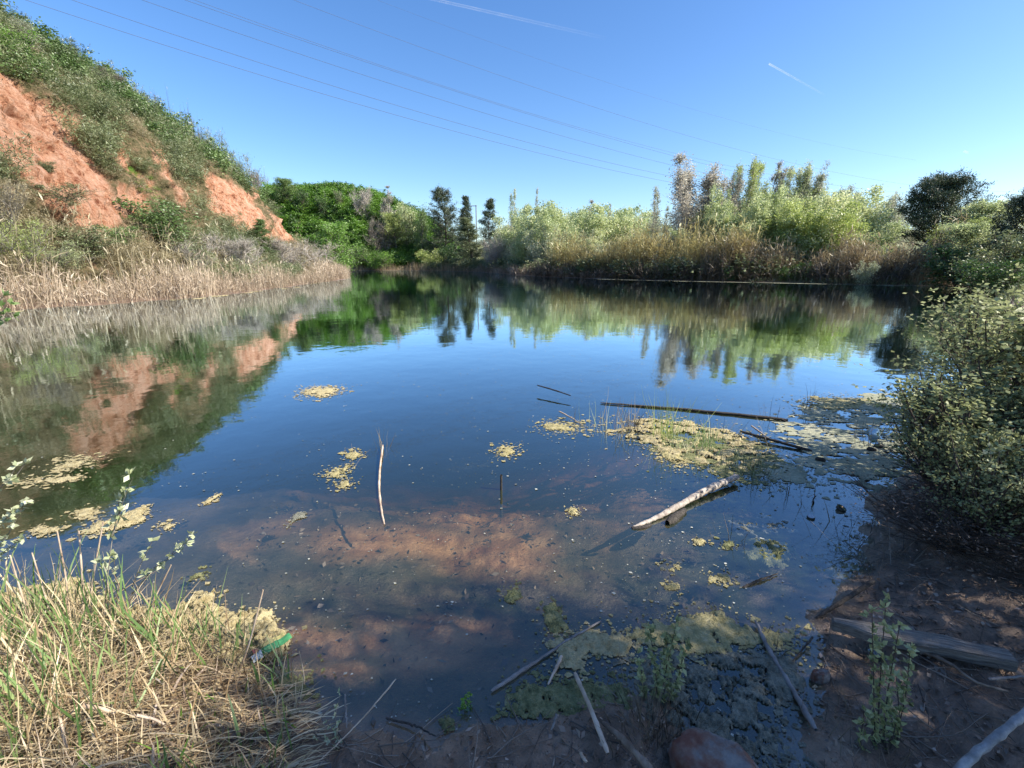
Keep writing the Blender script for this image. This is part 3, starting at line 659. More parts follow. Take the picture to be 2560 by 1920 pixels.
# scrub on the left hill
nb_ = lambda U, V: ~in_any(BARE, U, V - 6)
hcond = lambda x, y: (sdf(RIDGE, x, y) > .2)
nz_ = lambda x, y, s: fbm(x * .18, y * .18, s, 3)
scatter_cover('hillside_scrub', 'olive', (-60, -24), (24, 92), 1900, lambda x, y, z, U, V: hcond(x, y) & nb_(U, V) & (U > -260) & (z > 6.5) & (nz_(x, y, 91) > -.22), (.8, 3.2), kind='fine', hs=(.45, 1.2), keep=.3)
scatter_cover('hillside_scrub', 'oliveg', (-60, -24), (22, 92), 420, lambda x, y, z, U, V: hcond(x, y) & nb_(U, V) & (U > -260) & (z > 8) & (nz_(x, y, 91) < .12), (1.2, 3.4), kind='bush', hs=(.6, 1.1), keep=.3)
scatter_cover('dry_hillside_scrub', 'tanscrub', (-60, -21), (20, 90), 6500, lambda x, y, z, U, V: hcond(x, y) & nb_(U, V) & (U > -260) & ((z < 9) | (R.uniform(size=x.shape) < .55)), (.6, 1.5), kind='fine', hs=(.5, .95), keep=.3)
scatter_cover('lower_scrub', 'olive', (-34, -18), (18, 84), 900, lambda x, y, z, U, V: (z < 6) & (sdf(LAKE, x, y) < -1.6) & nb_(U, V) & (nz_(x, y, 95) > -.1), (1.2, 2.6), kind='fine', hs=(.7, 1.1), keep=.35)
scatter_cover('hillside_grass', 'grass_bright', (-36, -22), (28, 60), 3800, lambda x, y, z, U, V: in_any(GREENP, U, V), (.35, .9), kind='fine', hs=(.3, .6), keep=.12)

# ------------------------------------------------------------------ reeds
def reed_belt(name, mat, pts, n, h, w, lean=.12, leaves=2, K=4, plume=.3, dens=None, lsz=.5, label=None, hfun=None):
    """pts: function returning N xy positions"""
    xy = pts(n); n = len(xy)
    z = np.maximum(HH(xy[:, 0], xy[:, 1]), -.25)
    hh = R.uniform(h[0], h[1], n) * (.5 + 1.0 * vnoise(xy[:, 0] * .45, xy[:, 1] * .45, 5)) * (.8 + .4 * vnoise(xy[:, 0] * 1.6, xy[:, 1] * 1.6, 6))
    P0 = np.stack([xy[:, 0], xy[:, 1], z - .05], 1)
    D = norm(R.normal(size=(n, 3)) * lean + A([0, 0, 1]))
    P = polyline(P0, D, hh, K, up=-.0, wob=.06)
    mb = MB(); wv = np.linspace(1, .35, K)[None] * w * R.uniform(.6, 1.2, (n, 1))
    v = R.uniform(.1, .9, n)
    ribbons(mb, P, wv, v)
    if leaves:
        m_ = n * leaves; bi = np.repeat(np.arange(n), leaves); kf = R.uniform(.25, .98, m_) * (K - 1.01); k0 = kf.astype(int)
        Q0 = P[bi, k0] + (P[bi, k0 + 1] - P[bi, k0]) * (kf - k0)[:, None]
        D = norm(R.normal(size=(m_, 3)) * A([1, 1, .3]) + A([0, 0, .9]))
        Lf = polyline(Q0, D, lsz * R.uniform(.5, 1.2, m_), 3, up=-1.0, wob=.15)
        ribbons(mb, Lf, A([[1.0, .8, .1]]) * w * 1.3 * np.ones((m_, 1)), np.clip(v[bi] + R.uniform(-.2, .3, m_), 0, 1))
    if plume:
        pm = R.uniform(size=n) < plume; k = int(pm.sum())
        if k:
            Pp = polyline(P[pm, -1], norm(R.normal(size=(k, 3)) * .4 + A([0, 0, 1])), np.full(k, lsz * .6), 3, up=-.8)
            ribbons(mb, Pp, A([[.6, 1.6, .3]]) * w * 1.5 * np.ones((k, 1)), np.clip(v[pm] + .3, 0, 1))
    return tag(mb.build(name, M[mat]), label=label, kind='stuff')
def along(poly, off, n, closed=False):
    P = A(poly, ) if not isinstance(poly, np.ndarray) else poly
    seg = P[1:] - P[:-1]; L = np.hypot(seg[:, 0], seg[:, 1]); c = np.concatenate([[0], np.cumsum(L)])
    s = R.uniform(0, c[-1], n); k = np.clip(np.searchsorted(c, s) - 1, 0, len(L) - 1)
    t = (s - c[k]) / L[k]; nn = np.stack([seg[k, 1], -seg[k, 0]], 1) / L[k][:, None]
    o = R.uniform(off[0], off[1], n)
    return P[k] + seg[k] * t[:, None] + nn * o[:, None]
A_ = np.array
LSH = [(-19.9, 8), (-19.4, 17.3), (-18.4, 20.2), (-16.9, 24), (-17.4, 33.6), (-19, 45), (-20.3, 55.6), (-21.5, 60), (-24.5, 68), (-31, 82)]
def nearlake(fn, lo, hi):
    def g_(n):
        p = fn(n); s = -sdf(LAKE, p[:, 0], p[:, 1]); q = fbm(p[:, 0] * .5, p[:, 1] * .5, 131, 4); return p[(s > lo - .9 * q) & (s < hi) & (fbm(p[:, 0] * .28, p[:, 1] * .28, 137, 3) + R.uniform(-.5, .5, len(p)) > -.35)]
    return g_
reed_belt('dry_reeds', 'reed_tan', nearlake(lambda n: along(LSH, (-4.5, 1), n), -.1, 3.2), 26000, (.6, 1.65), .022, lean=.17, leaves=1, K=4, lsz=.45, plume=.12)
reed_belt('old_reeds', 'drybrown', nearlake(lambda n: along(LSH, (-4.5, 1), n), -.2, 2.6), 12000, (.4, 1.4), .022, lean=.5, leaves=1, K=3, lsz=.4, plume=0)
reed_belt('dry_cane', 'tanscrub', nearlake(lambda n: along(LSH, (-8, 0), n), 2.4, 6.0), 4000, (1.0, 2.6), .03, leaves=3, K=4, lsz=.7)
FSH = [(-60, 135), (-50, 137), (-34, 134), (-22, 128), (-14, 118), (-7.5, 108)]
reed_belt('far_reeds', 'reed_rust', nearlake(lambda n: along(FSH, (-2.5, 2.5), n), -.2, 2.5), 5000, (1.0, 2.0), .07, leaves=0, K=3, lsz=.5, plume=0)
reed_belt('point_reeds', 'drybrown', nearlake(lambda n: along([(-14, 118), (-7.5, 108), (0, 80), (4, 67), (11, 57)], (-3, 3), n), -.2, 2.6), 9000, (.8, 1.7), .05, lean=.3, leaves=1, K=3, lsz=.6, plume=0)
RSH = [(2, 71), (4, 67), (11, 57), (18.4, 50.4), (28, 44.6), (30.5, 42.6), (33, 39)]
# giant cane: golden behind, rust brown to the right, dark tangle at the water
reed_belt('cane_thicket', 'reed_gold', nearlake(lambda n: along(RSH[1:4] + [(24, 47)], (-6.5, 6.5), n), 1.2, 6), 8500, (2.9, 4.9), .055, lean=.12, leaves=5, K=5, lsz=.9)
reed_belt('brown_cane', 'reed_rust', nearlake(lambda n: along([(20, 49.5), (28, 44.6), (32.5, 41), (36, 37)], (-6, 6), n), .9, 5.5), 11000, (2.1, 3.6), .04, lean=.08, leaves=4, K=5, lsz=.8)
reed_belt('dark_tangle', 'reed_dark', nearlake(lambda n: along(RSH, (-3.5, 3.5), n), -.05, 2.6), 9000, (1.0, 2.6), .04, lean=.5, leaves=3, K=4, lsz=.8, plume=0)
reed_belt('shore_grass', 'olive', nearlake(lambda n: along([(24, 46.6), (28, 44.6), (30.5, 42.6), (33, 39), (37, 35), (36, 31), (24, 22)], (-2, 2), n), -.3, 1.2), 5000, (.3, .8), .03, lean=.4, leaves=1, K=3, lsz=.3, plume=0)

# ------------------------------------------------------------------ named shrubs of the left hill
def on_hill(name, kind, lm, bk, px, base, top, wpx, lab, cat='shrub', group='shrubs on the red hillside', back=0, **kw):
    P = hit(px, base)
    Yd = P[1] + back
    T_ = at_y(px, top, P[1])
    dep = P[1] * CO - (P[2] - CAMZ) * SI
    return plant(name, kind, lm, bk, P[0], P[1], P[2], max(T_[2] - P[2], .4), wpx / F * dep, lab, cat, group, part='foliage', **kw)
for a in [
 ('shrub', 'airy', 'greygreen', 'bark_grey', 80, 150, 40, 66, 'blue-grey feathery shrub standing up on the skyline at the far left'),
 ('shrub', 'bush', 'grass_bright', 'bark_grey', 20, 150, 60, 110, 'bright green leafy shrub at the top left edge of the hill'),
 ('dry_shrub', 'dry', 'drybrown', 'bark_grey', 280, 240, 178, 70, 'grey-brown twiggy shrub breaking the skyline above the big red cliff'),
 ('dry_shrub', 'dry', 'drybrown', 'bark_grey', 335, 262, 200, 60, 'thin brown shrub on the skyline, second from the cliff top'),
 ('dry_shrub', 'dry', 'drybrown', 'bark_dark', 405, 285, 228, 50, 'dark twiggy shrub on the skyline where the slope steepens'),
 ('dry_shrub', 'dry', 'drybrown', 'bark_dark', 468, 318, 270, 36, 'small reddish dead shrub alone on the skyline'),
 ('shrub', 'fine', 'olive', 'bark_grey', 545, 385, 330, 60, 'olive broom shrub on the skyline halfway down the slope'),
 ('shrub', 'fine', 'olive', 'bark_grey', 600, 425, 380, 54, 'olive shrub on the skyline above the second red cliff'),
 ('dry_shrub', 'dry', 'drybrown', 'bark_grey', 648, 458, 420, 40, 'small twiggy shrub at the lower end of the ridge skyline'),
 ('shrub', 'bush', 'olive', 'bark_dark', 116, 436, 398, 40, 'small dark shrub growing out of the bare red cliff'),
 ('crooked_shrub', 'airy', 'olive', 'bark_dark', 150, 540, 448, 110, 'crooked dark-stemmed shrub spreading over the foot of the big red cliff'),
 ('shrub', 'bush', 'oliveg', 'bark_dark', 410, 620, 495, 150, 'large dark green shrub between the two red cliffs above the reeds'),
 ('shrub', 'bush', 'olive', 'bark_dark', 205, 650, 560, 120, 'dark shrub under the foot of the big red cliff'),
 ('shrub', 'conepine', 'oliveg', 'bark_dark', 652, 640, 548, 60, 'small upright evergreen in front of the second red cliff'),
 ('shrub', 'bush', 'olive', 'bark_dark', 465, 660, 580, 90, 'dull green shrub right of the large dark green one'),
 ('shrub', 'bush', 'grass_green', 'bark_grey', 300, 620, 560, 80, 'grey-green shrub between the dark shrub and the large dark green one'),
 ('pale_shrub', 'dry', 'pinkgrey', 'bark_pale', 590, 690, 585, 120, 'pale grey leafless shrub leaning over the reeds below the second cliff'),
 ('pale_shrub', 'dry', 'pinkgrey', 'bark_pale', 505, 690, 600, 90, 'pale leafless shrub left of the leaning one above the reeds'),
 ('pale_shrub', 'dry', 'drybrown', 'bark_pale', 720, 690, 590, 130, 'wide brown leafless shrub near the tip of the left bank'),
 ('pale_shrub', 'dry', 'drybrown', 'bark_pale', 800, 690, 598, 110, 'outermost brown leafless shrub at the tip of the left bank'),
 ('green_cane', 'fine', 'yellowgreen', 'bark_grey', 60, 690, 530, 130, 'yellow-green cane clump at the left edge behind the dry reeds'),
 ('green_cane', 'fine', 'palegreen', 'bark_grey', 165, 690, 600, 110, 'pale green cane clump right of the yellow-green one behind the dry reeds'),
 ('green_cane', 'fine', 'tanscrub', 'bark_grey', 15, 600, 440, 110, 'tall yellowish cane clump against the red cliff at the left edge'),
]: on_hill(*a)

# ------------------------------------------------------------------ power lines and contrails
AZ = math.radians(65); dv = A([math.sin(AZ), math.cos(AZ)]); pv = A([-dv[1], dv[0]])
wm = surf('wire_metal', [(.10, .11, .15), (.14, .15, .20)], 1, bump=0)
WIRES = [([(63, 0), (900, 261), (1262, 362), (1700, 460)], 62, 'lowest power line of the bundle crossing the sky'),
         ([(178, 0), (900, 234), (1262, 342), (1700, 445)], 65, 'second lowest power line of the bundle'),
         ([(357, 0), (900, 186), (1262, 297), (1700, 418)], 70, 'third power line from below'),
         ([(463, 0), (900, 150), (1262, 267), (1700, 394)], 74, 'lower one of the two power lines that nearly touch'),
         ([(487, 0), (900, 145), (1262, 266), (1700, 385), (2123, 468)], 77, 'upper one of the two power lines that nearly touch'),
         ([(728, 0), (900, 63), (1262, 188), (1700, 336), (2308, 466)], 82, 'lone power line above the touching pair'),
         ([(954, 4), (1262, 119), (1587, 228), (2000, 345)], 90, 'faintest and uppermost power line')]
for pts, c, lab in WIRES:
    sx, sz = [], []
    for u, v in pts:
        d = ray(u, v); t = c / (d[:2] @ pv); p = d[:2] * t
        sx.append(p @ dv); sz.append(CAMZ + d[2] * t)
    k = np.polyfit(sx, sz, 2)
    s = np.linspace(min(sx) - 22, max(sx) + 60, 40)
    xy = s[:, None] * dv[None] + c * pv[None]
    P = np.concatenate([xy, np.polyval(k, s)[:, None]], 1)[None]
    b = MB(); tubes(b, P, np.full((1, 40), .019 if c < 85 else .011), .5, 5)
    tag(b.build('power_line', wm, smooth=True), lab, 'power line', 'power lines crossing the sky')
def contrail(a, b_, dist, w0, w1, lab, op):
    m, N, L = newmat('contrail_ice')
    nz = N.new('ShaderNodeTexNoise'); nz.inputs['Scale'].default_value = .02; nz.inputs['Detail'].default_value = 4
    at = N.new('ShaderNodeAttribute'); at.attribute_name = 'v'
    g_ = N.new('ShaderNodeNewGeometry'); L.new(g_.outputs['Position'], nz.inputs['Vector'])
    mu = N.new('ShaderNodeMath'); mu.operation = 'MULTIPLY'; L.new(nz.outputs['Fac'], mu.inputs[0]); L.new(at.outputs['Fac'], mu.inputs[1])
    d = N.new('ShaderNodeBsdfDiffuse'); d.inputs[0].default_value = (.95, .95, .97, 1); tl = N.new('ShaderNodeBsdfTranslucent'); tl.inputs[0].default_value = (.95, .95, .97, 1)
    mm = N.new('ShaderNodeMixShader'); mm.inputs[0].default_value = .5; L.new(d.outputs[0], mm.inputs[1]); L.new(tl.outputs[0], mm.inputs[2])
    t = N.new('ShaderNodeBsdfTransparent'); x = N.new('ShaderNodeMixShader'); L.new(mu.outputs[0], x.inputs[0]); L.new(t.outputs[0], x.inputs[1]); L.new(mm.outputs[0], x.inputs[2])
    o = N.new('ShaderNodeOutputMaterial'); L.new(x.outputs[0], o.inputs[0])
    p = norm(ray(*a)) * dist; q = norm(ray(*b_)) * dist
    s = np.linspace(0, 1, 30)[:, None]; P = (p * (1 - s) + q * s)[None]
    mb = MB()
    tubes(mb, P, np.linspace(w0, w1, 30)[None], .5, 8)
    V, Q_, v = mb.merged(); mb.v = [np.clip(np.repeat(np.linspace(1, .0, 29), 8) ** .8, 0, 1) * op]
    o = mb.build('contrail', m, smooth=True); o.visible_shadow = False
    return tag(o, lab, 'contrail', 'contrails in the sky')
contrail((1060, -8), (1530, 98), 3000, 6, 8, 'long white contrail at the top centre of the sky', .17)
contrail((1922, 158), (2068, 240), 3000, 4, 3, 'short white contrail high above the right-hand poplars', .26)
contrail((2410, 376), (2424, 383), 3000, 5, 4, 'tiny contrail fragment above the big dark pine', .3)
print('FAR DONE', len(bpy.data.objects))

# ================================================================== near bank and shallows
KIND['nearbush'] = dict(H=1.6, R0=.8, stems=18, lean=.5, cb=.10, env='column', nb=130, elev=60, up=.8, tw=5, twl=.5, leaves=7500, leaf=.040, lw=.62, spread=.022, tr=.0045, thin=.0028)
KIND['neardry'] = dict(H=.7, R0=.5, stems=16, lean=.9, cb=.05, env='round', nb=140, elev=40, up=.2, tw=8, twl=.7, leaves=1500, leaf=.03, lw=.3, spread=.02, tr=.004, thin=.003)
NB = 'leafy shrubs on the right bank'
for x, y, h, w, lab, var in [
    (3.22, 2.85, 1.15, 1.05, 'nearest leafy grey-green shrub on the right bank, its twigs reaching out over the water', 0),
    (2.85, 2.42, .85, .6, 'smallest of the grey-green leafy shrubs, lowest at the corner of water and bare bank', 1),
    (3.3, 3.2, 1.05, .6, 'slender leafy shrub standing at the water on the left side of the right-hand thicket', 1),
    (4.1, 3.35, 1.62, 1.35, 'tall leafy shrub rising highest at the right edge of the photo', 1),
    (4.1, 2.5, 1.75, 1.4, 'shaded leafy shrub filling the right edge above the fallen beam', 0),
    (5.35, 4.75, 1.6, 1.5, 'farthest of the grey-green leafy shrubs, next to the pale algae film', 1),
    (3.35, 2.15, .75, 1.0, 'low dark leafy shrub at the foot of the others by the bare bank', 1)]:
    plant('leafy_shrub', 'nearbush', 'shadebush', 'bark_dark', x, y, float(HH(x, y)), h, w, lab, 'shrub', NB, part='foliage', var=var)
for x, y, h, w, lab in [(2.65, 2.42, .42, .9, 'dry tangle of thin brown twigs at the water edge under the nearest leafy shrub'),
                        (3.25, 2.75, .5, 1.2, 'brown twig tangle deep inside the right-hand shrubs'),
                        (3.2, 2.05, .38, 1.1, 'low tangle of dead brown stems above the fallen beam')]:
    plant('dead_undergrowth', 'neardry', 'deadleaf', 'bark_dark', x, y, float(HH(x, y)), h, w, lab, 'dead bush', 'dead twig tangles on the right bank', part='foliage')
# trees standing on the bank to the right; they throw the dappled shade of the foreground
for x, y, h, w, lab in [(5.6, -.35, 5.2, 2.5, 'broad bank tree to the right that shades the muddy bank'), (7.3, -.25, 6.0, 2.5, 'bank tree behind the right-hand shrubs that shades them'),
                        (4.4, -.2, 3.7, 2.1, 'smaller bank tree beside the path to the right')]:
    plant('bank_tree', 'broad', 'midgreen', 'bark_grey', x, y, float(HH(x, y)), h, w, lab, 'tree', 'trees on the near right bank')

def gz(x, y): return float(HH(x, y))
# ---- algae mats
def algmat(name, cols, scale=22, bump=1.0, rough=.8, tex=110):
    return surf(name, cols, scale, 10, rough, bump, tex, .02, spec=.15, rmix=.78)
M['algae_tan'] = algmat('algae_tan', [(.22, .17, .08), (.42, .34, .17), (.55, .47, .27), (.38, .36, .14)])
M['algae_yellow'] = algmat('algae_yellow', [(.13, .12, .05), (.36, .31, .14), (.50, .43, .22), (.60, .52, .32)])
M['algae_green'] = algmat('algae_green', [(.05, .055, .03), (.15, .16, .07), (.27, .27, .13), (.38, .34, .20)])
M['algae_grey'] = algmat('algae_grey', [(.05, .055, .045), (.16, .16, .12), (.27, .27, .21), (.38, .36, .29)])
M['algae_film'] = algmat('algae_film', [(.12, .135, .09), (.24, .25, .17), (.38, .37, .26), (.30, .29, .17)], 3.5, .5, tex=40)
mc = [0]; CRUMB = []
def algae(label, poly, mat='algae_tan', z=.0, th=.012, cell=.012, edge=.03, hole=.74, px=True, fs=9.0, name='algae_mat', cat='algae mat', lump=.5, kind=None, st=1.0):
    if px and z > -.008: CRUMB.append((P_c := [tuple(on_z(u, v, 0)[:2]) for u, v in poly], edge, mat))
    mc[0] += 7; sd_ = 200 + mc[0]; cell *= .72; hole = min(hole, .80) - .01
    P = [tuple(on_z(u, v, z)[:2]) for u, v in poly] if px else poly
    P_ = A(P); lo = P_.min(0) - edge * 1.5; hi = P_.max(0) + edge * 1.5
    x, y = np.meshgrid(np.arange(lo[0], hi[0], cell), np.arange(lo[1], hi[1], cell))
    x = x + (hsh(np.arange(x.size).reshape(x.shape), 3, sd_) - .5) * cell * .5; y = y + (hsh(np.arange(x.size).reshape(x.shape), 5, sd_) - .5) * cell * .5
    s = sdf(P, x, y) + edge * 2.6 * fbm(x * fs, y * fs * st, sd_, 4) + edge * 1.5 * fbm(x * fs * 5, y * fs * 5 * st, sd_ + 2, 3)
    hn = vnoise(x * fs * 2.3, y * fs * 2.3 * st, sd_ + 5) * .45 + vnoise(x * fs * 6, y * fs * 6 * st, sd_ + 6) * .3 + vnoise(x * fs * 17, y * fs * 17 * st, sd_ + 7) * .25
    n0, n1 = x.shape
    okv = (s > 0) & (hn < hole)
    zz = z + .0022 + th * np.sqrt(np.clip(s / (edge * 2 + .01), 0, 1)) * (1 - lump + lump * 1.2 * vnoise(x * fs * 3, y * fs * 3, sd_ + 8) + lump * 1.1 * vnoise(x * fs * 11, y * fs * 11, sd_ + 9)) * np.clip((hole - hn) * 12, .15, 1)
    i, j = np.meshgrid(np.arange(n0 - 1), np.arange(n1 - 1), indexing='ij')
    Q = np.stack([i * n1 + j, i * n1 + j + 1, (i + 1) * n1 + j + 1, (i + 1) * n1 + j], -1).reshape(-1, 4)
    Q = Q[okv.ravel()[Q].sum(1) >= 3]
    if not len(Q): return
    lab_ = np.arange(n0 * n1)
    for _ in range(400):
        m_ = lab_[Q].min(1); new = lab_.copy(); np.minimum.at(new, Q.ravel(), np.repeat(m_, 4)); new = new[new]
        if (new == lab_).all(): break
        lab_ = new
    ql = lab_[Q[:, 0]]; ids, ct = np.unique(ql, return_counts=True); Q = Q[np.isin(ql, ids[ct >= max(30, ct.max() * .04)])]
    used = np.unique(Q); mp_ = np.zeros(n0 * n1, int); mp_[used] = np.arange(len(used))
    V = np.stack([x, y, zz], -1).reshape(-1, 3)[used]
    b = MB(); b.add(V, mp_[Q]); o = b.build(name, M[mat], smooth=False)
    return tag(o, None if kind else label, cat, None if kind else 'floating algae mats', kind)
def ell(cx, cy, rx, ry, n=10, rot=0):
    a = np.arange(n) / n * 2 * math.pi
    return [(cx + rx * math.cos(t) * math.cos(rot) - ry * math.sin(t) * math.sin(rot), cy + rx * math.cos(t) * math.sin(rot) + ry * math.sin(t) * math.cos(rot)) for t in a]
algae('thick lumpy tan algae ledge in the water behind the grass at the lower left',
      [(-60, 1500), (198, 1450), (296, 1520), (435, 1535), (474, 1490), (533, 1483), (560, 1535), (682, 1535), (728, 1590), (715, 1640), (593, 1690), (494, 1675), (300, 1660), (-60, 1620)], 'algae_tan', .0, .035, .010, .02, .93, fs=11, lump=.7)
algae('olive green algae mat at the water edge right of the dry grass', [(640, 1700), (700, 1680), (770, 1690), (775, 1730), (720, 1760), (640, 1760)], 'algae_green', .0, .015, .008, .02, .85)
algae('oval tan algae patch far out on the water left of the middle', ell(800, 980, 38, 10), 'algae_tan', th=.02, cell=.03, edge=.05, fs=5)
algae('small tan algae patch with two curled blades, left of the curved stick', ell(882, 1137, 13, 9), 'algae_yellow', cell=.012, edge=.02)
algae('largest cream patch of the small chain left of the curved stick', ell(838, 1184, 20, 8, rot=-.3), 'algae_yellow', cell=.012, edge=.025)
algae('thin cream streak just right of the largest cream patch', ell(868, 1168, 16, 5, rot=-.5), 'algae_yellow', cell=.012, edge=.015)
algae('yellow algae patch at the near end of the chain left of the curved stick', ell(861, 1210, 19, 8), 'algae_yellow', cell=.012, edge=.02)
algae('cream algae patch above the dark post in mid water', ell(1266, 1128, 17, 12), 'algae_yellow', cell=.014, edge=.03)
algae('small round yellow algae patch right of the middle of the shallows', ell(1435, 1281, 14, 9), 'algae_yellow', cell=.010, edge=.012)
algae('narrow tan algae strip left of the reed islet', ell(1405, 1068, 38, 8, rot=.05), 'algae_yellow', cell=.02, edge=.05)
algae('small yellow algae patch beside the dark half-sunk twigs', ell(1751, 1356, 14, 7), 'algae_yellow', cell=.009, edge=.012)
algae('pale algae patch right of the small yellow one below the log', ell(1819, 1365, 12, 8), 'algae_green', cell=.009, edge=.012)
algae('tan algae patch below the log, left of two others', ell(1673, 1419, 20, 8), 'algae_yellow', cell=.009, edge=.015)
algae('tan algae patch carrying a short dry blade', ell(1800, 1447, 30, 8), 'algae_yellow', cell=.009, edge=.018)
algae('yellowish algae patch nearest of the tan ones below the log', ell(1675, 1467, 20, 9), 'algae_yellow', cell=.008, edge=.012)
algae('small green algae patch above the diagonal stick', [(1270, 1470), (1290, 1462), (1300, 1490), (1275, 1505), (1262, 1500)], 'algae_green', cell=.007, edge=.012)
algae('tall-shaped green algae patch at the upper end of the diagonal stick', [(1365, 1520), (1385, 1510), (1400, 1550), (1420, 1570), (1410, 1585), (1375, 1580)], 'algae_green', cell=.007, edge=.015)
algae('tan algae streak floating at the left side of the photo above the grass', ell(188, 1158, 30, 12, rot=-.2), 'algae_tan', cell=.015, edge=.04, hole=.7)
algae('long thin tan algae streak left of the pale sprig', ell(110, 1202, 75, 5, rot=-.05), 'algae_tan', cell=.015, edge=.025, hole=.75)
algae('wide ochre algae patch behind the pale leafy sprig', [(205, 1335), (240, 1305), (300, 1295), (365, 1265), (360, 1300), (300, 1318), (250, 1335)], 'algae_tan', cell=.010, edge=.02, th=.02)
algae('small ochre algae patch left of the wide one behind the sprig', ell(212, 1285, 26, 9), 'algae_tan', cell=.010, edge=.02)
algae('ochre algae patch right of the wide one behind the sprig', ell(420, 1316, 16, 8, rot=-.4), 'algae_tan', cell=.010, edge=.015)
algae('ochre algae patch at the left behind the sprig stems', ell(110, 1325, 34, 8), 'algae_tan', cell=.010, edge=.02)
algae('greenish algae scrap right of the sprig tips', ell(497, 1440, 18, 5, rot=-.2), 'algae_green', cell=.008, edge=.012)
algae('pale hooked algae scrap in the water left of the curved stick', [(730, 1292), (745, 1282), (768, 1284), (765, 1295), (745, 1300), (722, 1318), (715, 1318)], 'algae_grey', cell=.009, edge=.008)
algae('thin algae streak in the left shallows', ell(528, 1250, 26, 4, rot=-.6), 'algae_tan', cell=.010, edge=.012)
# reed islet
algae('long tan algae islet with reeds growing from it', [(1500, 1062), (1560, 1052), (1660, 1045), (1730, 1060), (1800, 1072), (1880, 1092), (1960, 1118), (1900, 1150), (1860, 1185), (1800, 1178), (1730, 1145), (1700, 1160), (1660, 1140), (1600, 1105), (1530, 1085), (1450, 1072)], 'algae_tan', .0, .02, .018, .07, .56, fs=4.5, st=1.6)
algae('tan algae tongue at the near side of the reed islet', [(1655, 1130), (1700, 1135), (1720, 1155), (1695, 1162), (1665, 1148)], 'algae_yellow', .0, .02, .014, .03, .9)
algae('broad pale algae film between the long dark pole and the right-hand shrubs', [(1935, 1090), (1975, 1045), (2010, 1010), (2060, 995), (2150, 992), (2300, 985), (2480, 985), (2450, 1080), (2300, 1190), (2230, 1230), (2110, 1222), (2030, 1180), (1990, 1130)], 'algae_film', .0, .006, .024, .12, .62, fs=2.6, lump=.8, st=2.0)
algae('cream-coloured thick algae rim at the far edge of the broad film', [(2025, 1012), (2060, 998), (2160, 1000), (2190, 1012), (2110, 1022), (2040, 1030)], 'algae_yellow', .0, .02, .025, .06, .85, fs=4)
algae('thin pale algae sheet below the broad film, right of the log', [(1900, 1150), (2000, 1170), (2010, 1200), (1930, 1200)], 'algae_film', .0, .004, .016, .06, .55, fs=5)
algae('grey-green sunken algae cushion in the blue water right of the middle', ell(1925, 1385, 62, 30), 'algae_green', -.03, .03, .012, .04, .85, fs=8)
algae('pale sunken algae veil right of the grey-green cushion', [(2060, 1340), (2120, 1345), (2170, 1420), (2080, 1460), (2040, 1400)], 'algae_grey', -.02, .01, .011, .04, .52, fs=7)
algae('faint algae veil floating between log and grey-green cushion', [(1820, 1290), (1960, 1290), (2050, 1330), (1960, 1345), (1830, 1330)], 'algae_grey', -.01, .01, .012, .05, .50, fs=7)
algae('thin olive algae skirt spreading around the right end of the reed islet', [(1600, 1085), (1760, 1075), (1900, 1110), (1960, 1150), (1900, 1200), (1860, 1215), (1790, 1185), (1700, 1150), (1620, 1115)], 'algae_green', -.004, .01, .014, .06, .62, fs=5, st=1.6)
# algae carpet in the near shallows
algae('sunlit ochre algae band across the near shallows on the right', [(1560, 1590), (1640, 1560), (1720, 1540), (1800, 1535), (1850, 1570), (1960, 1570), (2020, 1600), (1960, 1625), (1850, 1610), (1760, 1640), (1640, 1620)], 'algae_yellow', .0, .014, .008, .03, .80, fs=8)
algae('dull green algae carpet in the near shallows on the right', [(1600, 1640), (1800, 1630), (1960, 1640), (2010, 1720), (1960, 1800), (1900, 1900), (2020, 1930), (1960, 1960), (1700, 1830), (1620, 1800), (1590, 1700)], 'algae_grey', -.004, .014, .007, .035, .60, fs=8)
algae('tan algae tuft where the thin sticks cross', [(1370, 1610), (1420, 1585), (1480, 1580), (1560, 1590), (1600, 1610), (1560, 1640), (1470, 1645), (1450, 1670), (1410, 1665), (1390, 1630)], 'algae_tan', .0, .014, .007, .02, .86, fs=10)
algae('green algae patches at the water edge in the bottom middle', [(1290, 1740), (1330, 1710), (1400, 1700), (1480, 1700), (1560, 1720), (1600, 1800), (1540, 1830), (1470, 1800), (1400, 1790), (1330, 1800), (1280, 1780)], 'algae_green', .0, .012, .007, .03, .72, fs=9)
algae('small olive algae tuft at the edge of the mud in the bottom middle', ell(1115, 1812, 14, 14), 'algae_green', .0, .02, .006, .01, .95)
algae('pale algae fringe along the foot of the left bank', [tuple(p) for p in [(-19.0, 10), (-18.7, 17.3), (-17.8, 20), (-16.3, 23.6), (-16.7, 33.6), (-18.3, 45), (-18.7, 45), (-17.2, 33.5), (-16.8, 24.2), (-18.2, 20.4), (-19.2, 17.5), (-19.6, 10)]], 'algae_tan', .0, .02, .10, .30, .50, px=False, fs=1.6, name='shore_scum', cat=None, kind='stuff')
algae('thin pale scum line along the far right shore', [(32.4, 38), (29.6, 41.6), (27, 43.7), (17.8, 49.4), (10.6, 56), (10.2, 55.5), (17.6, 48.9), (26.8, 43), (29, 41), (31.8, 38)], 'algae_film', .0, .01, .12, .2, .8, px=False, fs=1, name='shore_scum', cat=None, kind='stuff')

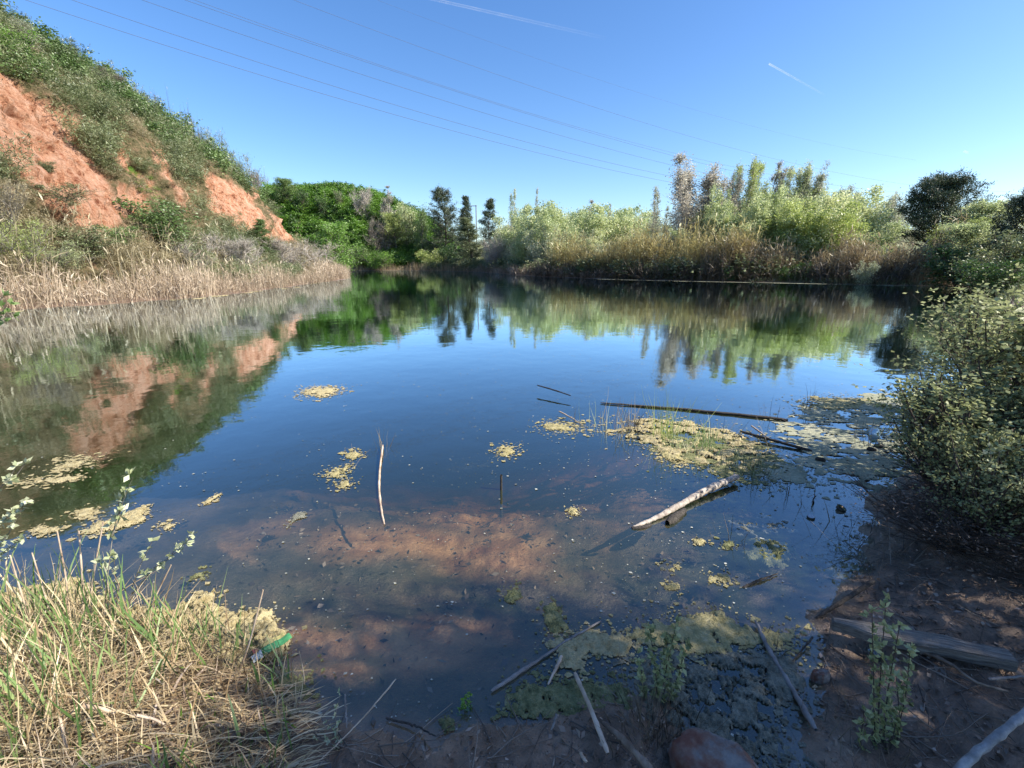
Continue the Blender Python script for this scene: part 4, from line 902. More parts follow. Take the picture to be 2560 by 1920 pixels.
for mname in sorted({c[2] for c in CRUMB}):
    b = MB()
    for P, eg, mm in CRUMB:
        if mm != mname: continue
        P_ = A(P); lo = P_.min(0) - eg * 5; hi = P_.max(0) + eg * 5; k = int(min(5000, max(150, np.prod(hi - lo) * 5200)))
        x = R.uniform(lo[0], hi[0], k); y = R.uniform(lo[1], hi[1], k); q = sdf(P, x, y)
        ok = (q < eg) & (R.uniform(size=k) < np.exp(-np.abs(q - eg * .3) / (eg * 1.6))) & (sdf(LAKE, x, y) > 0); x, y = x[ok], y[ok]; k = len(x)
        if not k: continue
        rr3 = (.0018 + R.exponential(.0028, k)) * (1 + .18 * np.hypot(x, y)); an = R.uniform(0, 6.28, (k, 1)) + A([[0, 1.3, 3.0, 4.7]]); rad = rr3[:, None] * R.uniform(.4, 1.3, (k, 4))
        V = np.stack([x[:, None] + np.cos(an) * rad * 1.3, y[:, None] + np.sin(an) * rad, .003 + R.uniform(0, .003, (k, 4))], -1)
        b.add(V.reshape(-1, 3), np.arange(k * 4).reshape(k, 4), .5)
    if b.n: tag(b.build('algae_crumbs', M[mname]), kind='stuff')
# floating specks
n = 6500
rr_ = 1.3 + 9.5 * R.uniform(size=n) ** 1.3; aa = R.uniform(-.95, .95, n)
x, y = np.sin(aa) * rr_, np.cos(aa) * rr_
dn = 1.6 * fbm(x * 1.6 + y, y * 3.2, 301, 4) + .25 * np.clip((x + .5) / 2, -1, 1) + .25 * (rr_ < 4)
ok = (sdf(LAKE, x, y) > .02) & (R.uniform(size=n) < np.clip(.35 + dn, .04, .9)); x, y = x[ok], y[ok]; n = len(x)
sz = .0022 * (1 + R.exponential(1.1, n)) * (1 + .12 * np.hypot(x, y)); sz = np.minimum(sz, .016) * .85
an = R.uniform(0, 6.28, (n, 1)) + A([[0, 1.4, 3.1, 4.6]]); rad = sz[:, None] * R.uniform(.5, 1.2, (n, 4))
V = np.stack([x[:, None] + np.cos(an) * rad, y[:, None] + np.sin(an) * rad * .8, np.full((n, 4), .004) + R.uniform(0, .002, (n, 4))], -1)
M['speck'] = leafmat('speck', [(.12, .12, .09), (.28, .28, .22), (.52, .52, .44)], 0, 3, amp=.2)
b = MB(); b.add(V.reshape(-1, 3), np.arange(n * 4).reshape(n, 4), R.uniform(0, 1, n)); tag(b.build('floating_debris', M['speck']), kind='stuff')
# sunken litter
n = 1900
x = R.uniform(-2.0, 3.0, n); y = R.uniform(1.2, 4.2, n); ok = sdf(LAKE, x, y) > .05; x, y = x[ok], y[ok]; n = len(x)
P = np.stack([x, y, base_h(x, y) + .008], 1); b = MB()
leaf_quads(b, P, norm(R.normal(size=(n, 3)) * A([1, 1, .15])), R.uniform(.01, .06, n), R.uniform(.006, .03, n), R.uniform(0, 1, n) ** 2); tag(b.build('sunken_leaf_litter', M['twig']), kind='stuff')

# ---- sticks and wood
M['wood_dark'] = surf('wood_dark', [(.02, .018, .016), (.05, .042, .035), (.10, .085, .07)], 12, stretch=(6, 6, 6), bump=.6, dist=.01)
M['wood_pale'] = surf('wood_pale', [(.06, .05, .04), (.30, .25, .21), (.48, .42, .35), (.60, .54, .46)], 18, bump=.9, bscale=45, dist=.008)
M['wood_brown'] = surf('wood_brown', [(.08, .055, .04), (.19, .14, .10), (.33, .26, .20)], 16, bump=.8, bscale=50, dist=.006)
M['wood_grey'] = surf('wood_grey', [(.10, .09, .085), (.22, .20, .185), (.34, .32, .30)], 14, bump=.8, bscale=60, dist=.006)
M['cane'] = surf('cane', [(.26, .18, .12), (.48, .37, .27), (.62, .51, .40)], 10, bump=.3, bscale=50, dist=.004)
M['wood_white'] = surf('wood_white', [(.14, .135, .13), (.28, .275, .27), (.50, .49, .48)], 20, bump=.6, bscale=60, dist=.005)
def spline(P, n):
    P = A(P, ) if not isinstance(P, np.ndarray) else P
    P = np.asarray(P, float); d = np.concatenate([[0], np.cumsum(np.linalg.norm(P[1:] - P[:-1], axis=1))]); t = np.linspace(0, d[-1], n)
    Q = np.stack([np.interp(t, d, P[:, k]) for k in range(3)], 1)
    for _ in range(max(1, n // 8)):
        Q[1:-1] = Q[1:-1] * .5 + (Q[:-2] + Q[2:]) * .25
    return Q
def stick(name, label, cat, pts, r, mat='wood_brown', sides=8, n=24, taper=.5, rough=.25, wob=.004, knots=3, group=None, branches=()):
    """pts: (px, py, z) resting at world height z"""
    P = A([on_z(u, v, z) for u, v, z in pts]); Q = spline(P, n)
    Q[1:-1] += R.normal(size=(n - 2, 3)) * wob * .35 * A([1, 1, .4])
    rad = r * np.linspace(1, taper, n) * (1 + rough * .9 * fbm(np.linspace(0, n / 5, n), np.full(n, r * 900), 77, 3))
    for k in R.integers(2, n - 2, knots): rad[k] *= 1.18
    rad[0] *= .6; rad[-1] *= .6
    b = MB(); tubes(b, Q[None], rad[None], .5, sides)
    for f_, d, L_, rr2 in branches:
        k = int(f_ * (n - 1)); B = polyline(Q[k][None], norm(A([d], )), A([L_]), 5, wob=.1); tubes(b, B, np.linspace(rr2, rr2 * .4, 5)[None], .5, 5)
    o = b.build(name, M[mat], smooth=True)
    o.location = Q[n // 2]; o.data.transform(__import__('mathutils').Matrix.Translation(-Vector(Q[n // 2])))
    return tag(o, label, cat, group)
stick('curved_stick', 'curved pale pinkish stick lying in the middle of the shallows', 'stick', [(957, 1113, .03), (950, 1165, .02), (947, 1215, .012), (951, 1265, .008), (961, 1312, .004)], .0105, 'cane', rough=.2, knots=7, taper=.75, wob=.002)
P0 = on_z(1253, 1224); b = MB(); tubes(b, A([[P0 + A([0, 0, -.25]), P0 + A([0, 0, 0]), P0 + A([.001, 0, .13])]]), A([[.010, .0095, .009]]), .5, 8)
tag(b.build('dark_post', M['wood_dark'], smooth=True), 'short dark post sticking straight up out of the shallow water', 'post')
stick('dark_pole', 'long straight dark pole floating behind the reed islet', 'pole', [(1501, 1007, .012), (1700, 1022, .012), (1860, 1038, .012), (1970, 1050, .01)], .010, 'wood_dark', taper=1.9, n=30, wob=.006, branches=[(.97, (.3, -.9, -.1), .25, .012)])
stick('thin_dark_cane', 'thin dark cane with a bent end left of the long dark pole', 'cane', [(1343, 963, .10), (1385, 975, .09), (1427, 989, .07)], .010, 'wood_dark', taper=.8, wob=.003)
stick('thin_dark_cane', 'dark cane crossing the right end of the reed islet', 'cane', [(1850, 1078, .05), (1930, 1100, .03), (2030, 1128, .01)], .012, 'wood_dark', taper=1.3)
stick('pale_cane', 'short pale cane lying against the dark cane at the islet', 'cane', [(1878, 1064, .05), (1928, 1101, .02)], .010, 'cane')
stick('pale_cane', 'short white broken cane pointing at the left end of the islet', 'cane', [(1397, 1028, .06), (1430, 1045, .03), (1455, 1062, .01)], .009, 'cane')
# pale log with its bark
lg = tag(empty('driftwood_log', tuple(on_z(1710, 1258, .02))), 'pale weathered log lying half in the water below the reed islet', 'log')
def child_tube(parent, name, mat, pts, rad, sides=10, n=26, rough=.3, wob=.006, flat=1.0):
    P = A([on_z(u, v, z) for u, v, z in pts]); Q = spline(P, n); Q[1:-1] += R.normal(size=(n - 2, 3)) * wob * .15
    rr2 = np.interp(np.linspace(0, 1, n), np.linspace(0, 1, len(rad)), rad) * (1 + rough * fbm(np.linspace(0, n / 4, n), np.full(n, 3.3), 79, 3))
    b = MB(); tubes(b, Q[None], rr2[None], .5, sides)
    V = b.V[0]; V += norm(R.normal(size=V.shape)) * (rr2.mean() * .12); V -= A(parent.location)
    return b.build(name, M[mat], parent, smooth=True)
child_tube(lg, 'trunk', 'wood_pale', [(1585, 1318, .0), (1640, 1295, .014), (1700, 1262, .025), (1760, 1228, .04), (1842, 1192, .05)], [.009, .019, .022, .027, .030, .022], n=60, rough=.22)
child_tube(lg, 'loose_bark', 'wood_dark', [(1668, 1308, .01), (1712, 1276, .012)], [.02, .03, .028, .02], n=12)
child_tube(lg, 'broken_end', 'wood_dark', [(1580, 1321, .0), (1612, 1318, .005), (1628, 1312, .0)], [.012, .014, .01], n=10)
stick('diagonal_stick', 'long thin grey stick running diagonally to the algae tuft in the near shallows', 'stick', [(1228, 1728, .01), (1330, 1660, .01), (1420, 1600, .012), (1503, 1552, .008)], .009, 'wood_grey', knots=6, rough=.5, n=34)
stick('short_stick', 'short pale stick standing away from the algae tuft towards the mud', 'stick', [(1405, 1640, .02), (1370, 1712, .005)], .009, 'cane')
stick('pale_lath', 'straight pale lath leaning on the mud in the bottom middle', 'lath', [(1437, 1682, .05), (1480, 1780, .06), (1520, 1885, .075)], .0105, 'cane', sides=4, n=20, rough=.12, wob=.0015, taper=1.15)
stick('brown_branch', 'splintered brown branch right of the pale lath', 'branch', [(1505, 1805, .06), (1560, 1850, .07), (1600, 1895, .08), (1650, 1950, .09)], .009, 'wood_brown', taper=1.9, rough=.5)
stick('dry_stalk', 'long dry stalk rising from the dry grass over the near shallows', 'stalk', [(990, 1697, .17), (930, 1770, .12), (860, 1845, .07), (800, 1900, .05)], .0032, 'cane', knots=4, wob=.002)
stick('dark_twig', 'dark knobbly twig half sunk below the grey-green algae cushion', 'twig', [(1857, 1469, .0), (1900, 1450, .012), (1945, 1433, .01)], .007, 'wood_dark', rough=.6)
stick('dark_branch', 'dark branch reaching from the right bank into the blue water', 'branch', [(2040, 1545, .01), (2110, 1500, .04), (2185, 1452, .09)], .008, 'wood_dark', taper=1.6, rough=.4)
stick('dark_twig', 'thin dark twig with white tips standing in the algae right of the sunlit band', 'twig', [(2032, 1592, .03), (2005, 1625, .015), (1978, 1658, .0)], .005, 'wood_dark')
stick('sunken_branch', 'grey sunken branch running down through the algae carpet', 'branch', [(1888, 1552, .02), (1925, 1630, .01), (1985, 1730, .01), (2040, 1825, .03)], .009, 'wood_grey', taper=1.4, rough=.4, n=30)
stick('crooked_root', 'crooked brown root on the bare bank below the beam', 'root', [(2280, 1618, .07), (2370, 1655, .09), (2440, 1708, .10), (2520, 1728, .09)], .009, 'wood_brown', rough=.4)
stick('pale_twig', 'short pale twig at the right edge beside the crooked root', 'twig', [(2470, 1698, .10), (2590, 1688, .11)], .006, 'wood_grey')
stick('white_branch', 'thick pale branch in the bottom right corner', 'branch', [(2385, 1945, .14), (2440, 1880, .20), (2500, 1835, .24), (2600, 1750, .27)], .014, 'wood_white', taper=.75, rough=.12, n=20)
stick('thin_stick', 'thin dark stick lying across the bottom middle mud', 'stick', [(965, 1795, .01), (1040, 1815, .02), (1090, 1840, .05)], .005, 'wood_dark')
stick('thin_stick', 'thin upright grey stick left of the bottom middle', 'stick', [(862, 1735, .12), (868, 1820, .05)], .004, 'wood_grey')
stick('thin_stick', 'short grey stub standing in the mud near the pale lath', 'stick', [(1393, 1785, .06), (1378, 1825, .03)], .006, 'wood_grey')
stick('thin_stick', 'little pale wood chip on the mud under the pale lath', 'wood chip', [(1450, 1880, .07), (1465, 1905, .07)], .006, 'cane', taper=.8)

# old beam
e = on_z(2080, 1552, .10); f_ = on_z(2535, 1640, .13); d = f_ - e; L_ = np.linalg.norm(d)
bm = bmesh.new(); bmesh.ops.create_cube(bm, size=1)
for v in bm.verts: v.co = Vector((v.co.x * L_, v.co.y * .085, v.co.z * .055))
bmesh.ops.bevel(bm, geom=bm.edges[:], offset=.006, segments=2, affect='EDGES')
bmesh.ops.subdivide_edges(bm, edges=[e_ for e_ in bm.edges if abs(e_.verts[0].co.x - e_.verts[1].co.x) > .2], cuts=24)
for v in bm.verts:
    q = v.co; k = float(fbm(q.x * 9, q.y * 20 + q.z * 31, 401, 3)); q.y += .012 * k; q.z += .010 * float(fbm(q.x * 11 + 4, q.y * 23, 402, 3))
    if q.x < -L_ / 2 + .15: q.y *= .35 + .65 * (q.x + L_ / 2) / .15
me = bpy.data.meshes.new('old_beam'); bm.to_mesh(me); bm.free()
me.materials.append(surf('beam_wood', [(.10, .085, .07), (.20, .175, .15), (.32, .29, .25)], 8, stretch=(1, 14, 14), bump=1, bscale=14, dist=.01))
o = tag(link('old_beam', me), 'weathered grey beam lying on the right bank, its tip over the water', 'beam'); o.location = (e + f_) / 2 + A([0, 0, -.02])
o.rotation_euler = (0, -math.asin(d[2] / L_), math.atan2(d[1], d[0]))

# boulder
bm = bmesh.new(); bmesh.ops.create_icosphere(bm, subdivisions=5, radius=1)
for v in bm.verts:
    q = v.co.copy(); k = 1 + .22 * float(fbm(q.x * 1.3 + q.z, q.y * 1.3 + 2, 411, 4)) + .05 * float(fbm(q.x * 6, q.y * 6 + q.z * 6, 415, 3))
    v.co = Vector((q.x * .145 * k, q.y * .11 * k, min(q.z, .7 + .12 * q.x) * .115 * k))
me = bpy.data.meshes.new('boulder'); bm.to_mesh(me); bm.free(); me.materials.append(surf('boulder_stone', [(.14, .06, .042), (.18, .11, .085), (.20, .18, .165), (.28, .265, .25)], 7, bump=.9, bscale=40, dist=.01, pos=[.38, .46, .54, .66]))
P0 = on_z(1782, 1925, .04)
o = tag(link('boulder', me), 'rounded reddish grey boulder at the bottom edge right of the middle', 'boulder'); o.location = P0; o.rotation_euler = (.1, .05, -.35)
for p in me.polygons: p.use_smooth = True
me = me.copy(); o = tag(link('small_stone', me), 'small pointed tan stone half sunk in the algae near the dark twig with white tips', 'stone'); o.location = on_z(2050, 1695, .01); o.scale = (.28, .22, .45)

# litter
def litter(name, label, cat, px, py, z, prof, mat, tilt, rz, parts=()):
    e = tag(empty(name, tuple(on_z(px, py, z))), label, cat); e.rotation_euler = (tilt[0], tilt[1], rz)
    return e
def lathe(parent, name, prof, mat, seg=20):
    n = len(prof); a = np.arange(seg) / seg * 2 * math.pi
    V = np.array([[r * math.cos(t), r * math.sin(t), z] for r, z in prof for t in a])
    i, j = np.meshgrid(np.arange(n - 1), np.arange(seg), indexing='ij'); j2 = (j + 1) % seg
    b = MB(); b.add(V, np.stack([i * seg + j, i * seg + j2, (i + 1) * seg + j2, (i + 1) * seg + j], -1).reshape(-1, 4)); return b.build(name, mat, parent, smooth=True)
pl_dark = surf('dark_plastic', [(.03, .035, .03), (.06, .06, .05)], 8, rough=.35, bump=.1)
pl_pale = surf('pale_plastic', [(.34, .38, .42), (.5, .55, .58)], 8, rough=.35, bump=.1)
pl_blue = surf('blue_plastic', [(.25, .42, .52), (.45, .62, .70)], 5, rough=.25, bump=.1)
pl_gold = surf('gold_rim', [(.35, .28, .12), (.45, .36, .16)], 5, rough=.4, bump=.1)
e = litter('floating_lid', 'dark open jar lid floating in the blue water near the shrubs', 'lid', 2100, 1274, .0, 0, 0, (.35, .2), .3)
lathe(e, 'rim', [(.026, 0), (.032, .002), (.033, .022), (.030, .024), (.029, .006), (.001, .004)], pl_dark); lathe(e, 'inner_ring', [(.0285, .008), (.0285, .018), (.0265, .018), (.0265, .008)], pl_gold)
e = litter('floating_lid', 'pale bottle lid floating left of the dark open lid', 'lid', 2027, 1295, .0, 0, 0, (.12, -.1), 0)
lathe(e, 'rim', [(.02, -.004), (.025, -.002), (.025, .014), (.022, .016)], pl_dark); lathe(e, 'top', [(.022, .0162), (.015, .017), (.001, .017)], pl_pale)
e = litter('plastic_bottle', 'half-sunk pale blue plastic bottle among the algae beside the shrubs', 'bottle', 2186, 1086, .01, 0, 0, (1.45, 0), 2.5)
lathe(e, 'body', [(.001, -.11), (.045, -.11), (.052, -.10), (.050, -.06), (.053, -.02), (.050, .02), (.052, .06), (.040, .10), (.018, .13), (.016, .15)], pl_blue); lathe(e, 'cap', [(.019, .148), (.020, .165), (.001, .166)], pl_pale)
for u, v, lab in [(2051, 1149, 'small dark driftwood piece lying on the broad algae film'), (2179, 1124, 'dark wood chunk floating below the blue bottle'), (2198, 1116, 'dark wood chunk floating right of and behind the other one below the bottle'), (2205, 1015, 'dark stick fragment at the far side of the broad algae film')]:
    stick('wood_chunk', lab, 'driftwood', [(u - 11, v - 2, .01), (u, v, .02), (u + 11, v + 2, .012)], .022, 'wood_dark', n=10, taper=.9, knots=1)
# crumpled wrapper
e = tag(empty('crumpled_wrapper', tuple(on_z(668, 1622, .05))), 'crumpled green and yellow plastic wrapper on the algae ledge beside the dry grass', 'wrapper'); e.rotation_euler = (.25, 0, .85); e.scale = (.85, .8, .8)
def sheet(parent, name, mat, x0, x1, y0, y1, s):
    x, y = np.meshgrid(np.linspace(x0, x1, 16), np.linspace(y0, y1, 12)); z = .022 * fbm(x * 28, y * 28, 421, 3) + .01 * np.cos(y * 40) + s
    n0, n1 = x.shape; i, j = np.meshgrid(np.arange(n0 - 1), np.arange(n1 - 1), indexing='ij')
    b = MB(); b.add(np.stack([x, y, z], -1), np.stack([i * n1 + j, i * n1 + j + 1, (i + 1) * n1 + j + 1, (i + 1) * n1 + j], -1).reshape(-1, 4)); o = b.build(name, mat, parent)
    md = o.modifiers.new('thickness', 'SOLIDIFY'); md.thickness = .0015; return o
W_ = lambda n, c: surf(n, [tuple(.7 * k for k in c), c], 20, rough=.3, bump=.2)
sheet(e, 'yellow_panel', W_('wrap_yellow', (.48, .42, .17)), -.02, .10, .015, .05, 0); sheet(e, 'green_panel', W_('wrap_green', (.07, .27, .11)), -.03, .12, -.03, .0148, 0)
sheet(e, 'red_spot', W_('wrap_red', (.5, .14, .09)), -.065, -.04, .005, .035, .004); sheet(e, 'clear_end', W_('wrap_white', (.55, .60, .62)), -.08, -.0302, -.035, .004, 0)

# ---- grass at the lower left
def blades(name, mat, n, reg, L, W, lean, droop, K=6, v=None, bias=(0, 0), lab=None, zoff=0):
    x = R.uniform(reg[0], reg[1], n * 3); y = R.uniform(reg[2], reg[3], n * 3)
    s = sdf(LAKE, x, y); ok = (s < reg[4]) & (fbm(x * 3, y * 3, reg[5], 3) > reg[6]) & (x < -.72 - .35 * (y - 1)); x, y = x[ok][:n], y[ok][:n]; n = len(x)
    z = np.maximum(HH(x, y), 0) + zoff
    D = norm(R.normal(size=(n, 3)) * lean + A([bias[0], bias[1], 1]))
    near = np.clip((-x - .6) / 1.2, .45, 1)
    P = polyline(np.stack([x, y, z - .01], 1), D, R.uniform(L[0], L[1], n) * near, K, up=droop, wob=.06)
    P[..., 2] = np.maximum(P[..., 2], z[:, None] * .6 + .008)
    w = A([[.6, 1, .95, .8, .5, .1]])[:, :K] * W * R.uniform(.5, 1.3, (n, 1))
    b = MB(); ribbons(b, P, w, R.uniform(0, 1, n)); return tag(b.build(name, M[mat]), kind='stuff')
blades('green_grass', 'grass_green', 560, (-3.0, -.6, .7, 1.95, .15, 501, -.15), (.22, .52), .0095, .22, -.5)
blades('green_grass', 'grass_bright', 350, (-3.0, -.6, .7, 1.9, .1, 503, .0), (.12, .28), .007, .3, -.5)
blades('dry_grass', 'straw', 4200, (-3.0, -.5, .65, 1.9, .12, 505, -.6), (.12, .40), .0045, .45, -.6)
blades('lying_straw', 'straw', 3800, (-3.0, -.35, .6, 1.6, .0, 507, -.5), (.2, .5), .0042, .5, -1.6, bias=(1.4, .5))
blades('dead_leaves_in_grass', 'deadleaf', 3000, (-3.0, -.4, .6, 1.8, .02, 509, -.6), (.05, .22), .008, .9, -1.5)
blades('thick_straw', 'straw', 520, (-3.0, -.6, .7, 1.9, .12, 515, -.6), (.2, .48), .0085, .3, -.5)
blades('flat_straw', 'straw', 1500, (-2.6, -.45, .75, 1.5, .0, 517, -.4), (.25, .6), .0065, .4, -2.2, bias=(2.2, .9))
# tall dry stalks
def stalk(label, p0, p1, Y, r=.0042, mat='cane', name='dry_reed_stalk', cat='reed stalk'):
    a = at_y(p0[0], p0[1], Y); b_ = at_y(p1[0], p1[1], Y + .04)
    Q = spline(A([a, (a + b_) / 2 + R.normal(size=3) * .008, b_]), 12); b = MB(); tubes(b, Q[None], np.linspace(r, r * .7, 12)[None] * (1 + .25 * (np.arange(12) % 4 == 0)), .5, 6)
    tag(b.build(name, M[mat], smooth=True), label, cat, 'dry reed stalks in the grass clump')
stalk('leftmost tall pale reed stalk in the grass clump, leaning left', (100, 1720), (25, 1388), 1.75)
stalk('tall pale reed stalk leaning left, second from the left edge', (150, 1640), (80, 1382), 1.8)
stalk('tall thin reed stalk standing nearly upright left of the leafy sprig', (172, 1600), (143, 1328), 1.85)
stalk('straight upright pale reed stalk directly left of the leafy sprig', (210, 1600), (197, 1327), 1.8, .005)
stalk('reed stalk leaning right across the foot of the leafy sprig', (212, 1560), (258, 1305), 1.85)
stalk('reed stalk leaning right beside the spreading leafy sprig', (365, 1540), (428, 1412), 1.85)
stalk('long straw stalk leaning right in front of the algae ledge', (575, 1740), (658, 1474), 1.55)
stalk('short broken pale cane lying in the grass near the lower left', (203, 1764), (287, 1783), 1.25, .0075)
stalk('broken pale cane right of the other one in the grass', (340, 1788), (412, 1812), 1.22, .005)
stalk('thick pale cane sticking up at the bottom left edge', (205, 1960), (150, 1795), 1.15, .006)
stalk('upright cut cane at the bottom edge among flattened straw', (395, 1960), (383, 1862), 1.1, .005)
stalk('single curved pale stalk rising over the dark water right of the grass', (762, 1760), (748, 1627), 1.5, .0025)

# leafy sprigs
def sprig(name, label, paths, Y, ls=.035, mat='paleleaf', r=.003, per=6, group='leafy sprigs at the water edge', bark='bark_grey', start=.35, gap=.05):
    e = tag(empty(name, tuple(at_y(*paths[0][0], Y))), label, 'sprig', group); base = A(e.location)
    st, lf = MB(), MB()
    for pth in paths:
        P = A([at_y(u, v, Y + R.uniform(-.02, .03)) for u, v in pth]); n = 14; Q = spline(P, n) - base
        tubes(st, Q[None], np.linspace(r, r * .4, n)[None], .5, 5)
        L_ = np.linalg.norm(Q[-1] - Q[0]); m_ = max(2, int(L_ * (1 - start) / gap))
        for f_ in np.linspace(start, 1, m_):
            k = f_ * (n - 1.01); c = Q[int(k)] + (Q[int(k) + 1] - Q[int(k)]) * (k % 1); T_ = norm(Q[-1] - Q[0])
            c = np.repeat((c + R.normal(size=3) * .006)[None], per, 0)
            leaf_quads(lf, c, norm(R.normal(size=(per, 3)) + T_ * .9), ls * R.uniform(.6, 1.15, per), ls * .55, R.uniform(.1, 1, per))
    st.build('stem', M[bark], e, smooth=True); lf.build('leaves', M[mat], e); return e
sprig('leafy_sprig', 'tall pale-leaved sprig rising from the left grass clump against the water', [[(250, 1640), (268, 1450), (285, 1310), (332, 1193)], [(268, 1450), (262, 1420), (248, 1400)], [(280, 1340), (300, 1290), (295, 1250)]], 1.75, start=.55, ls=.04, gap=.075, per=7)
sprig('leafy_sprig', 'spreading pale-leaved sprig right of the tall one in the grass clump', [[(330, 1485), (385, 1420), (440, 1382), (478, 1340)], [(330, 1470), (352, 1410), (380, 1355)], [(385, 1420), (420, 1400), (440, 1370)], [(300, 1500), (290, 1450), (285, 1400)]], 1.85, start=.3, ls=.036, gap=.05, per=6)
sprig('leafy_sprig', 'pale leafy sprig entering at the left edge above the grass', [[(-30, 1420), (20, 1370), (60, 1345)], [(-30, 1400), (25, 1330), (65, 1250)], [(-40, 1260), (10, 1210), (40, 1170)], [(10, 1210), (40, 1190), (62, 1160)], [(-30, 1330), (10, 1300), (40, 1275)]], 1.9, start=.2, ls=.036, gap=.04, per=6)
sprig('leafy_sprig', 'small bright-leaved sprig at the edge of the straw in the bottom left centre', [[(868, 1905), (842, 1850), (838, 1790), (850, 1740)], [(850, 1870), (815, 1855), (790, 1845)], [(845, 1830), (825, 1815), (818, 1808)]], 1.25, start=.15, ls=.017, gap=.022, per=5, r=.0018)
sprig('leafy_sprig', 'green sprig at the left edge by the foot of the dry reeds', [[(-40, 815), (0, 785), (20, 760)], [(-40, 800), (-5, 765), (8, 740)], [(-40, 820), (5, 800), (34, 790)]], 3.0, 'x' and .05, 'grass_green', start=.2, gap=.04)
sprig('leafy_sprig', 'shaded leafy sprig standing in the algae right of the pale lath', [[(1640, 1850), (1660, 1700), (1690, 1560)], [(1650, 1850), (1640, 1690), (1625, 1570)], [(1655, 1840), (1690, 1700), (1720, 1610)], [(1630, 1850), (1610, 1740), (1600, 1640)], [(1650, 1830), (1665, 1680), (1668, 1590)]], 1.45, start=.42, ls=.030, mat='shadebush', gap=.022, per=7, r=.0025, bark='bark_dark')
sprig('leafy_sprig', 'tall shaded leafy sprig in front of the beam near the bottom right', [[(2190, 1960), (2185, 1750), (2180, 1520)], [(2200, 1960), (2220, 1720), (2250, 1560)], [(2190, 1900), (2200, 1700), (2215, 1500)], [(2230, 1960), (2250, 1800), (2240, 1690)], [(2210, 1960), (2265, 1740), (2275, 1620)], [(2180, 1960), (2150, 1860), (2160, 1780)], [(2200, 1940), (2230, 1860), (2240, 1800)]], 1.25, start=.2, ls=.027, mat='shadebush', gap=.03, per=7, r=.003, bark='bark_dark')
sprig('leafy_sprig', 'bright green water plant at the mud edge in the bottom middle', [[(1163, 1800), (1160, 1760), (1170, 1735)], [(1163, 1800), (1175, 1770), (1178, 1750)], [(1163, 1805), (1150, 1785), (1152, 1765)]], 1.42, start=.1, ls=.018, mat='grass_bright', gap=.012, per=6, r=.002)
sprig('leafy_sprig', 'small brighter-leaved sprig lit by the sun in front of the right-hand shrubs', [[(2480, 1230), (2478, 1150), (2470, 1090)], [(2480, 1200), (2500, 1130), (2510, 1100)]], 2.3, start=.4, ls=.034, mat='paleleaf', gap=.04)

# reed tufts on the islet and single stems in the water
def tuft(label, px, py, n, h, spread=.05, lean=.25, mat='grass_green', name='reed_tuft', w=.006, group='reed tufts in the water'):
    c = on_z(px, py); e = c
    P0 = np.repeat(c[None], n, 0) + R.normal(size=(n, 3)) * A([spread, spread, 0]) - A([0, 0, .12])
    D = norm(R.normal(size=(n, 3)) * lean + A([0, 0, 1])); P = polyline(P0, D, R.uniform(.4, 1, n) * h + .12, 5, up=-.3, wob=.08)
    b = MB(); ribbons(b, P, A([[.9, 1, .8, .5, .15]]) * w * R.uniform(.5, 1.2, (n, 1)), R.uniform(0, 1, n), side=np.stack([np.ones(n), R.normal(size=n) * .5, np.zeros(n)], 1))
    b.V = [v - c for v in b.V]
    o = b.build(name, M[mat]); o.location = c; return tag(o, label, 'reeds', group)
tuft('leftmost reed tuft of the islet, mixed pale and dark blades', 1560, 1070, 30, .42, .13, .22, 'straw')
tuft('brown broken reed tuft second from the left on the islet', 1585, 1078, 34, .32, .07, .3, 'reed_dark')
tuft('tallest yellow-green reed tuft in the middle of the islet', 1668, 1092, 64, .58, .09, .22, 'yellowgreen')
tuft('green reed tuft right of the tallest one on the islet', 1768, 1125, 56, .40, .07, .2, 'grass_green')
tuft('thin reed tuft at the near side of the islet', 1700, 1128, 36, .30, .06, .25, 'palegreen')
tuft('dark broken reed tuft on the right half of the islet', 1835, 1110, 26, .42, .13, .45, 'reed_dark')
tuft('dense grey-green reed tuft at the upper end of the log', 1868, 1178, 60, .30, .09, .2, 'olive')
tuft('dark rotten reed tuft right of the dense one by the log', 1905, 1182, 26, .16, .06, .7, 'reed_dark')
tuft('sparse dark blades behind the far end of the long pole', 1925, 1050, 7, .42, .05, .2, 'reed_dark')
tuft('small pair of dark blades at the far rim of the algae film', 2017, 1025, 8, .40, .03, .12, 'reed_dark')
tuft('sparse thin blades left of the islet standing in open water', 1500, 1062, 10, .38, .15, .15, 'palegreen')
tuft('fine blades standing in the algae film before the shrubs', 2155, 1115, 9, .42, .08, .2, 'reed_dark')
tuft('single bent dark reed where the thin dark cane ends', 1437, 1055, 3, .26, .01, .15, 'reed_dark')
tuft('little pale blades at the top of the curved stick', 957, 1118, 9, .26, .02, .3, 'straw')
tuft('two thin curled blades on the small algae patch left of the curved stick', 880, 1140, 4, .13, .01, .4, 'straw')
tuft('few upright dark blades in the blue water below the log', 1820, 1345, 8, .22, .03, .25, 'reed_dark')
tuft('thin dark blades in open water right of the log', 1960, 1240, 8, .20, .12, .12, 'reed_dark')
tuft('dark blades standing in the water beside the dark lid', 2150, 1330, 16, .30, .10, .5, 'reed_dark')
tuft('bare thin twigs rising from the water at the foot of the shrubs', 2170, 1420, 30, .36, .12, .55, 'twig', w=.004)
tuft('small dead plant standing in the sunlit algae band', 1925, 1610, 16, .12, .02, .45, 'reed_dark', w=.005)
tuft('dark grassy clump at the foot of the shaded sprig by the pale lath', 1640, 1840, 150, .24, .07, .3, 'reed_dark', w=.004)
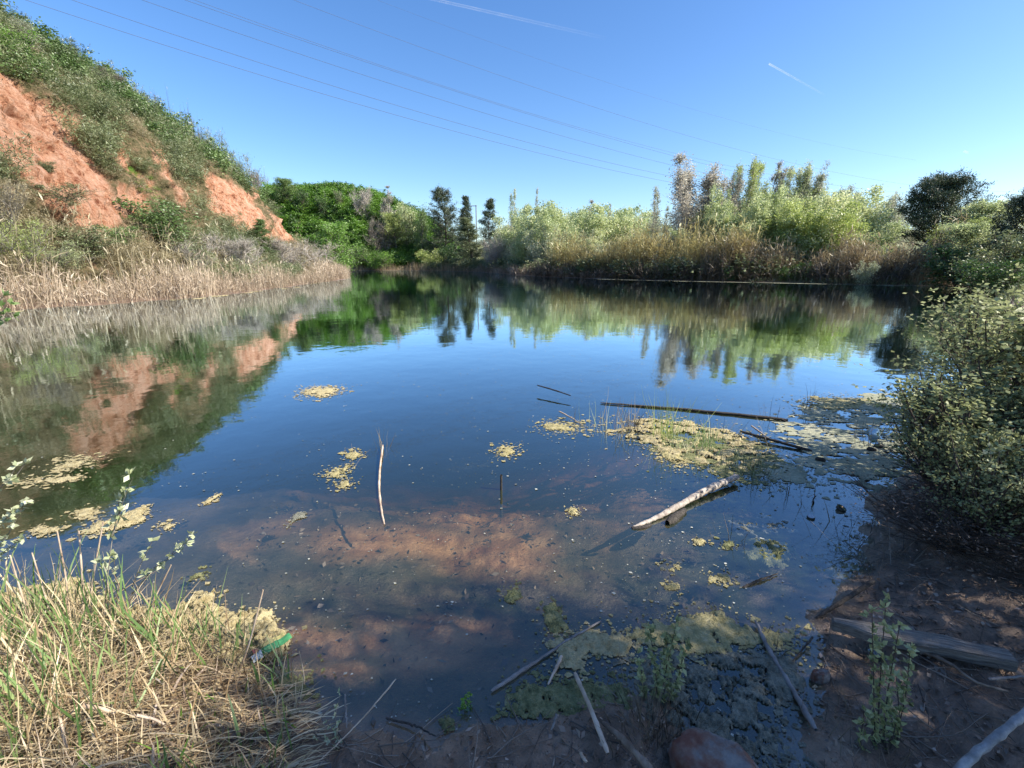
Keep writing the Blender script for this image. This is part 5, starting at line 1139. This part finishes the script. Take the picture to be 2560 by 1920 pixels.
tuft('dark grassy clump at the foot of the tall shaded sprig', 2180, 1880, 110, .17, .08, .45, 'reed_dark', w=.004)
stick('dark_stub', 'dark crooked stub with curled top standing in the blue water right of the log', 'stub', [(2034, 1262, -.02), (2033, 1250, .03), (2038, 1238, .07)], .006, 'wood_dark', n=10)

# ---- leaf litter and twigs on the mud
def litter_leaves(name, n, reg, mat='deadleaf', sz=(.012, .04), cond=None):
    x = R.uniform(reg[0], reg[1], n); y = R.uniform(reg[2], reg[3], n); ok = sdf(LAKE, x, y) < .02
    if cond is not None: ok &= cond(x, y)
    x, y = x[ok], y[ok]; n = len(x); P = np.stack([x, y, np.maximum(HH(x, y), 0) + .006], 1); b = MB()
    leaf_quads(b, P, norm(R.normal(size=(n, 3)) * A([1, 1, .3])), R.uniform(*sz, n), R.uniform(.4, .7, n) * R.uniform(*sz, n), R.uniform(0, 1, n)); return tag(b.build(name, M[mat]), kind='stuff')
litter_leaves('leaf_litter', 15000, (-1.2, 4.5, .5, 3.4), cond=lambda x, y: fbm(x * 4, y * 4, 601, 3) > -.15)
def litter_twigs(name, n, reg, L, r, mat='twig'):
    x = R.uniform(reg[0], reg[1], n); y = R.uniform(reg[2], reg[3], n); ok = sdf(LAKE, x, y) < .0; x, y = x[ok], y[ok]; n = len(x)
    D = norm(R.normal(size=(n, 3)) * A([1, 1, .12]) + A([.35, -.1, .02])); P = polyline(np.stack([x, y, np.maximum(HH(x, y), 0) + .008], 1), D, R.uniform(L[0], L[1], n), 4, wob=.12)
    P[..., 2] = np.maximum(P[..., 2], np.maximum(HH(P[..., 0], P[..., 1]), 0) + .004)
    b = MB(); tubes(b, P, R.uniform(.4, 1, (n, 1)) * np.linspace(1, .5, 4)[None] * r, R.uniform(0, 1, n), 4); return tag(b.build(name, M[mat]), kind='stuff')
litter_twigs('twig_litter', 3600, (-1.0, 4.5, .5, 3.4), (.03, .26), .0030)
litter_leaves('mud_crumbs', 16000, (-1.1, 3.5, .6, 2.8), 'mudcrumb', (.003, .011))
print('ALL DONE', len(bpy.data.objects))
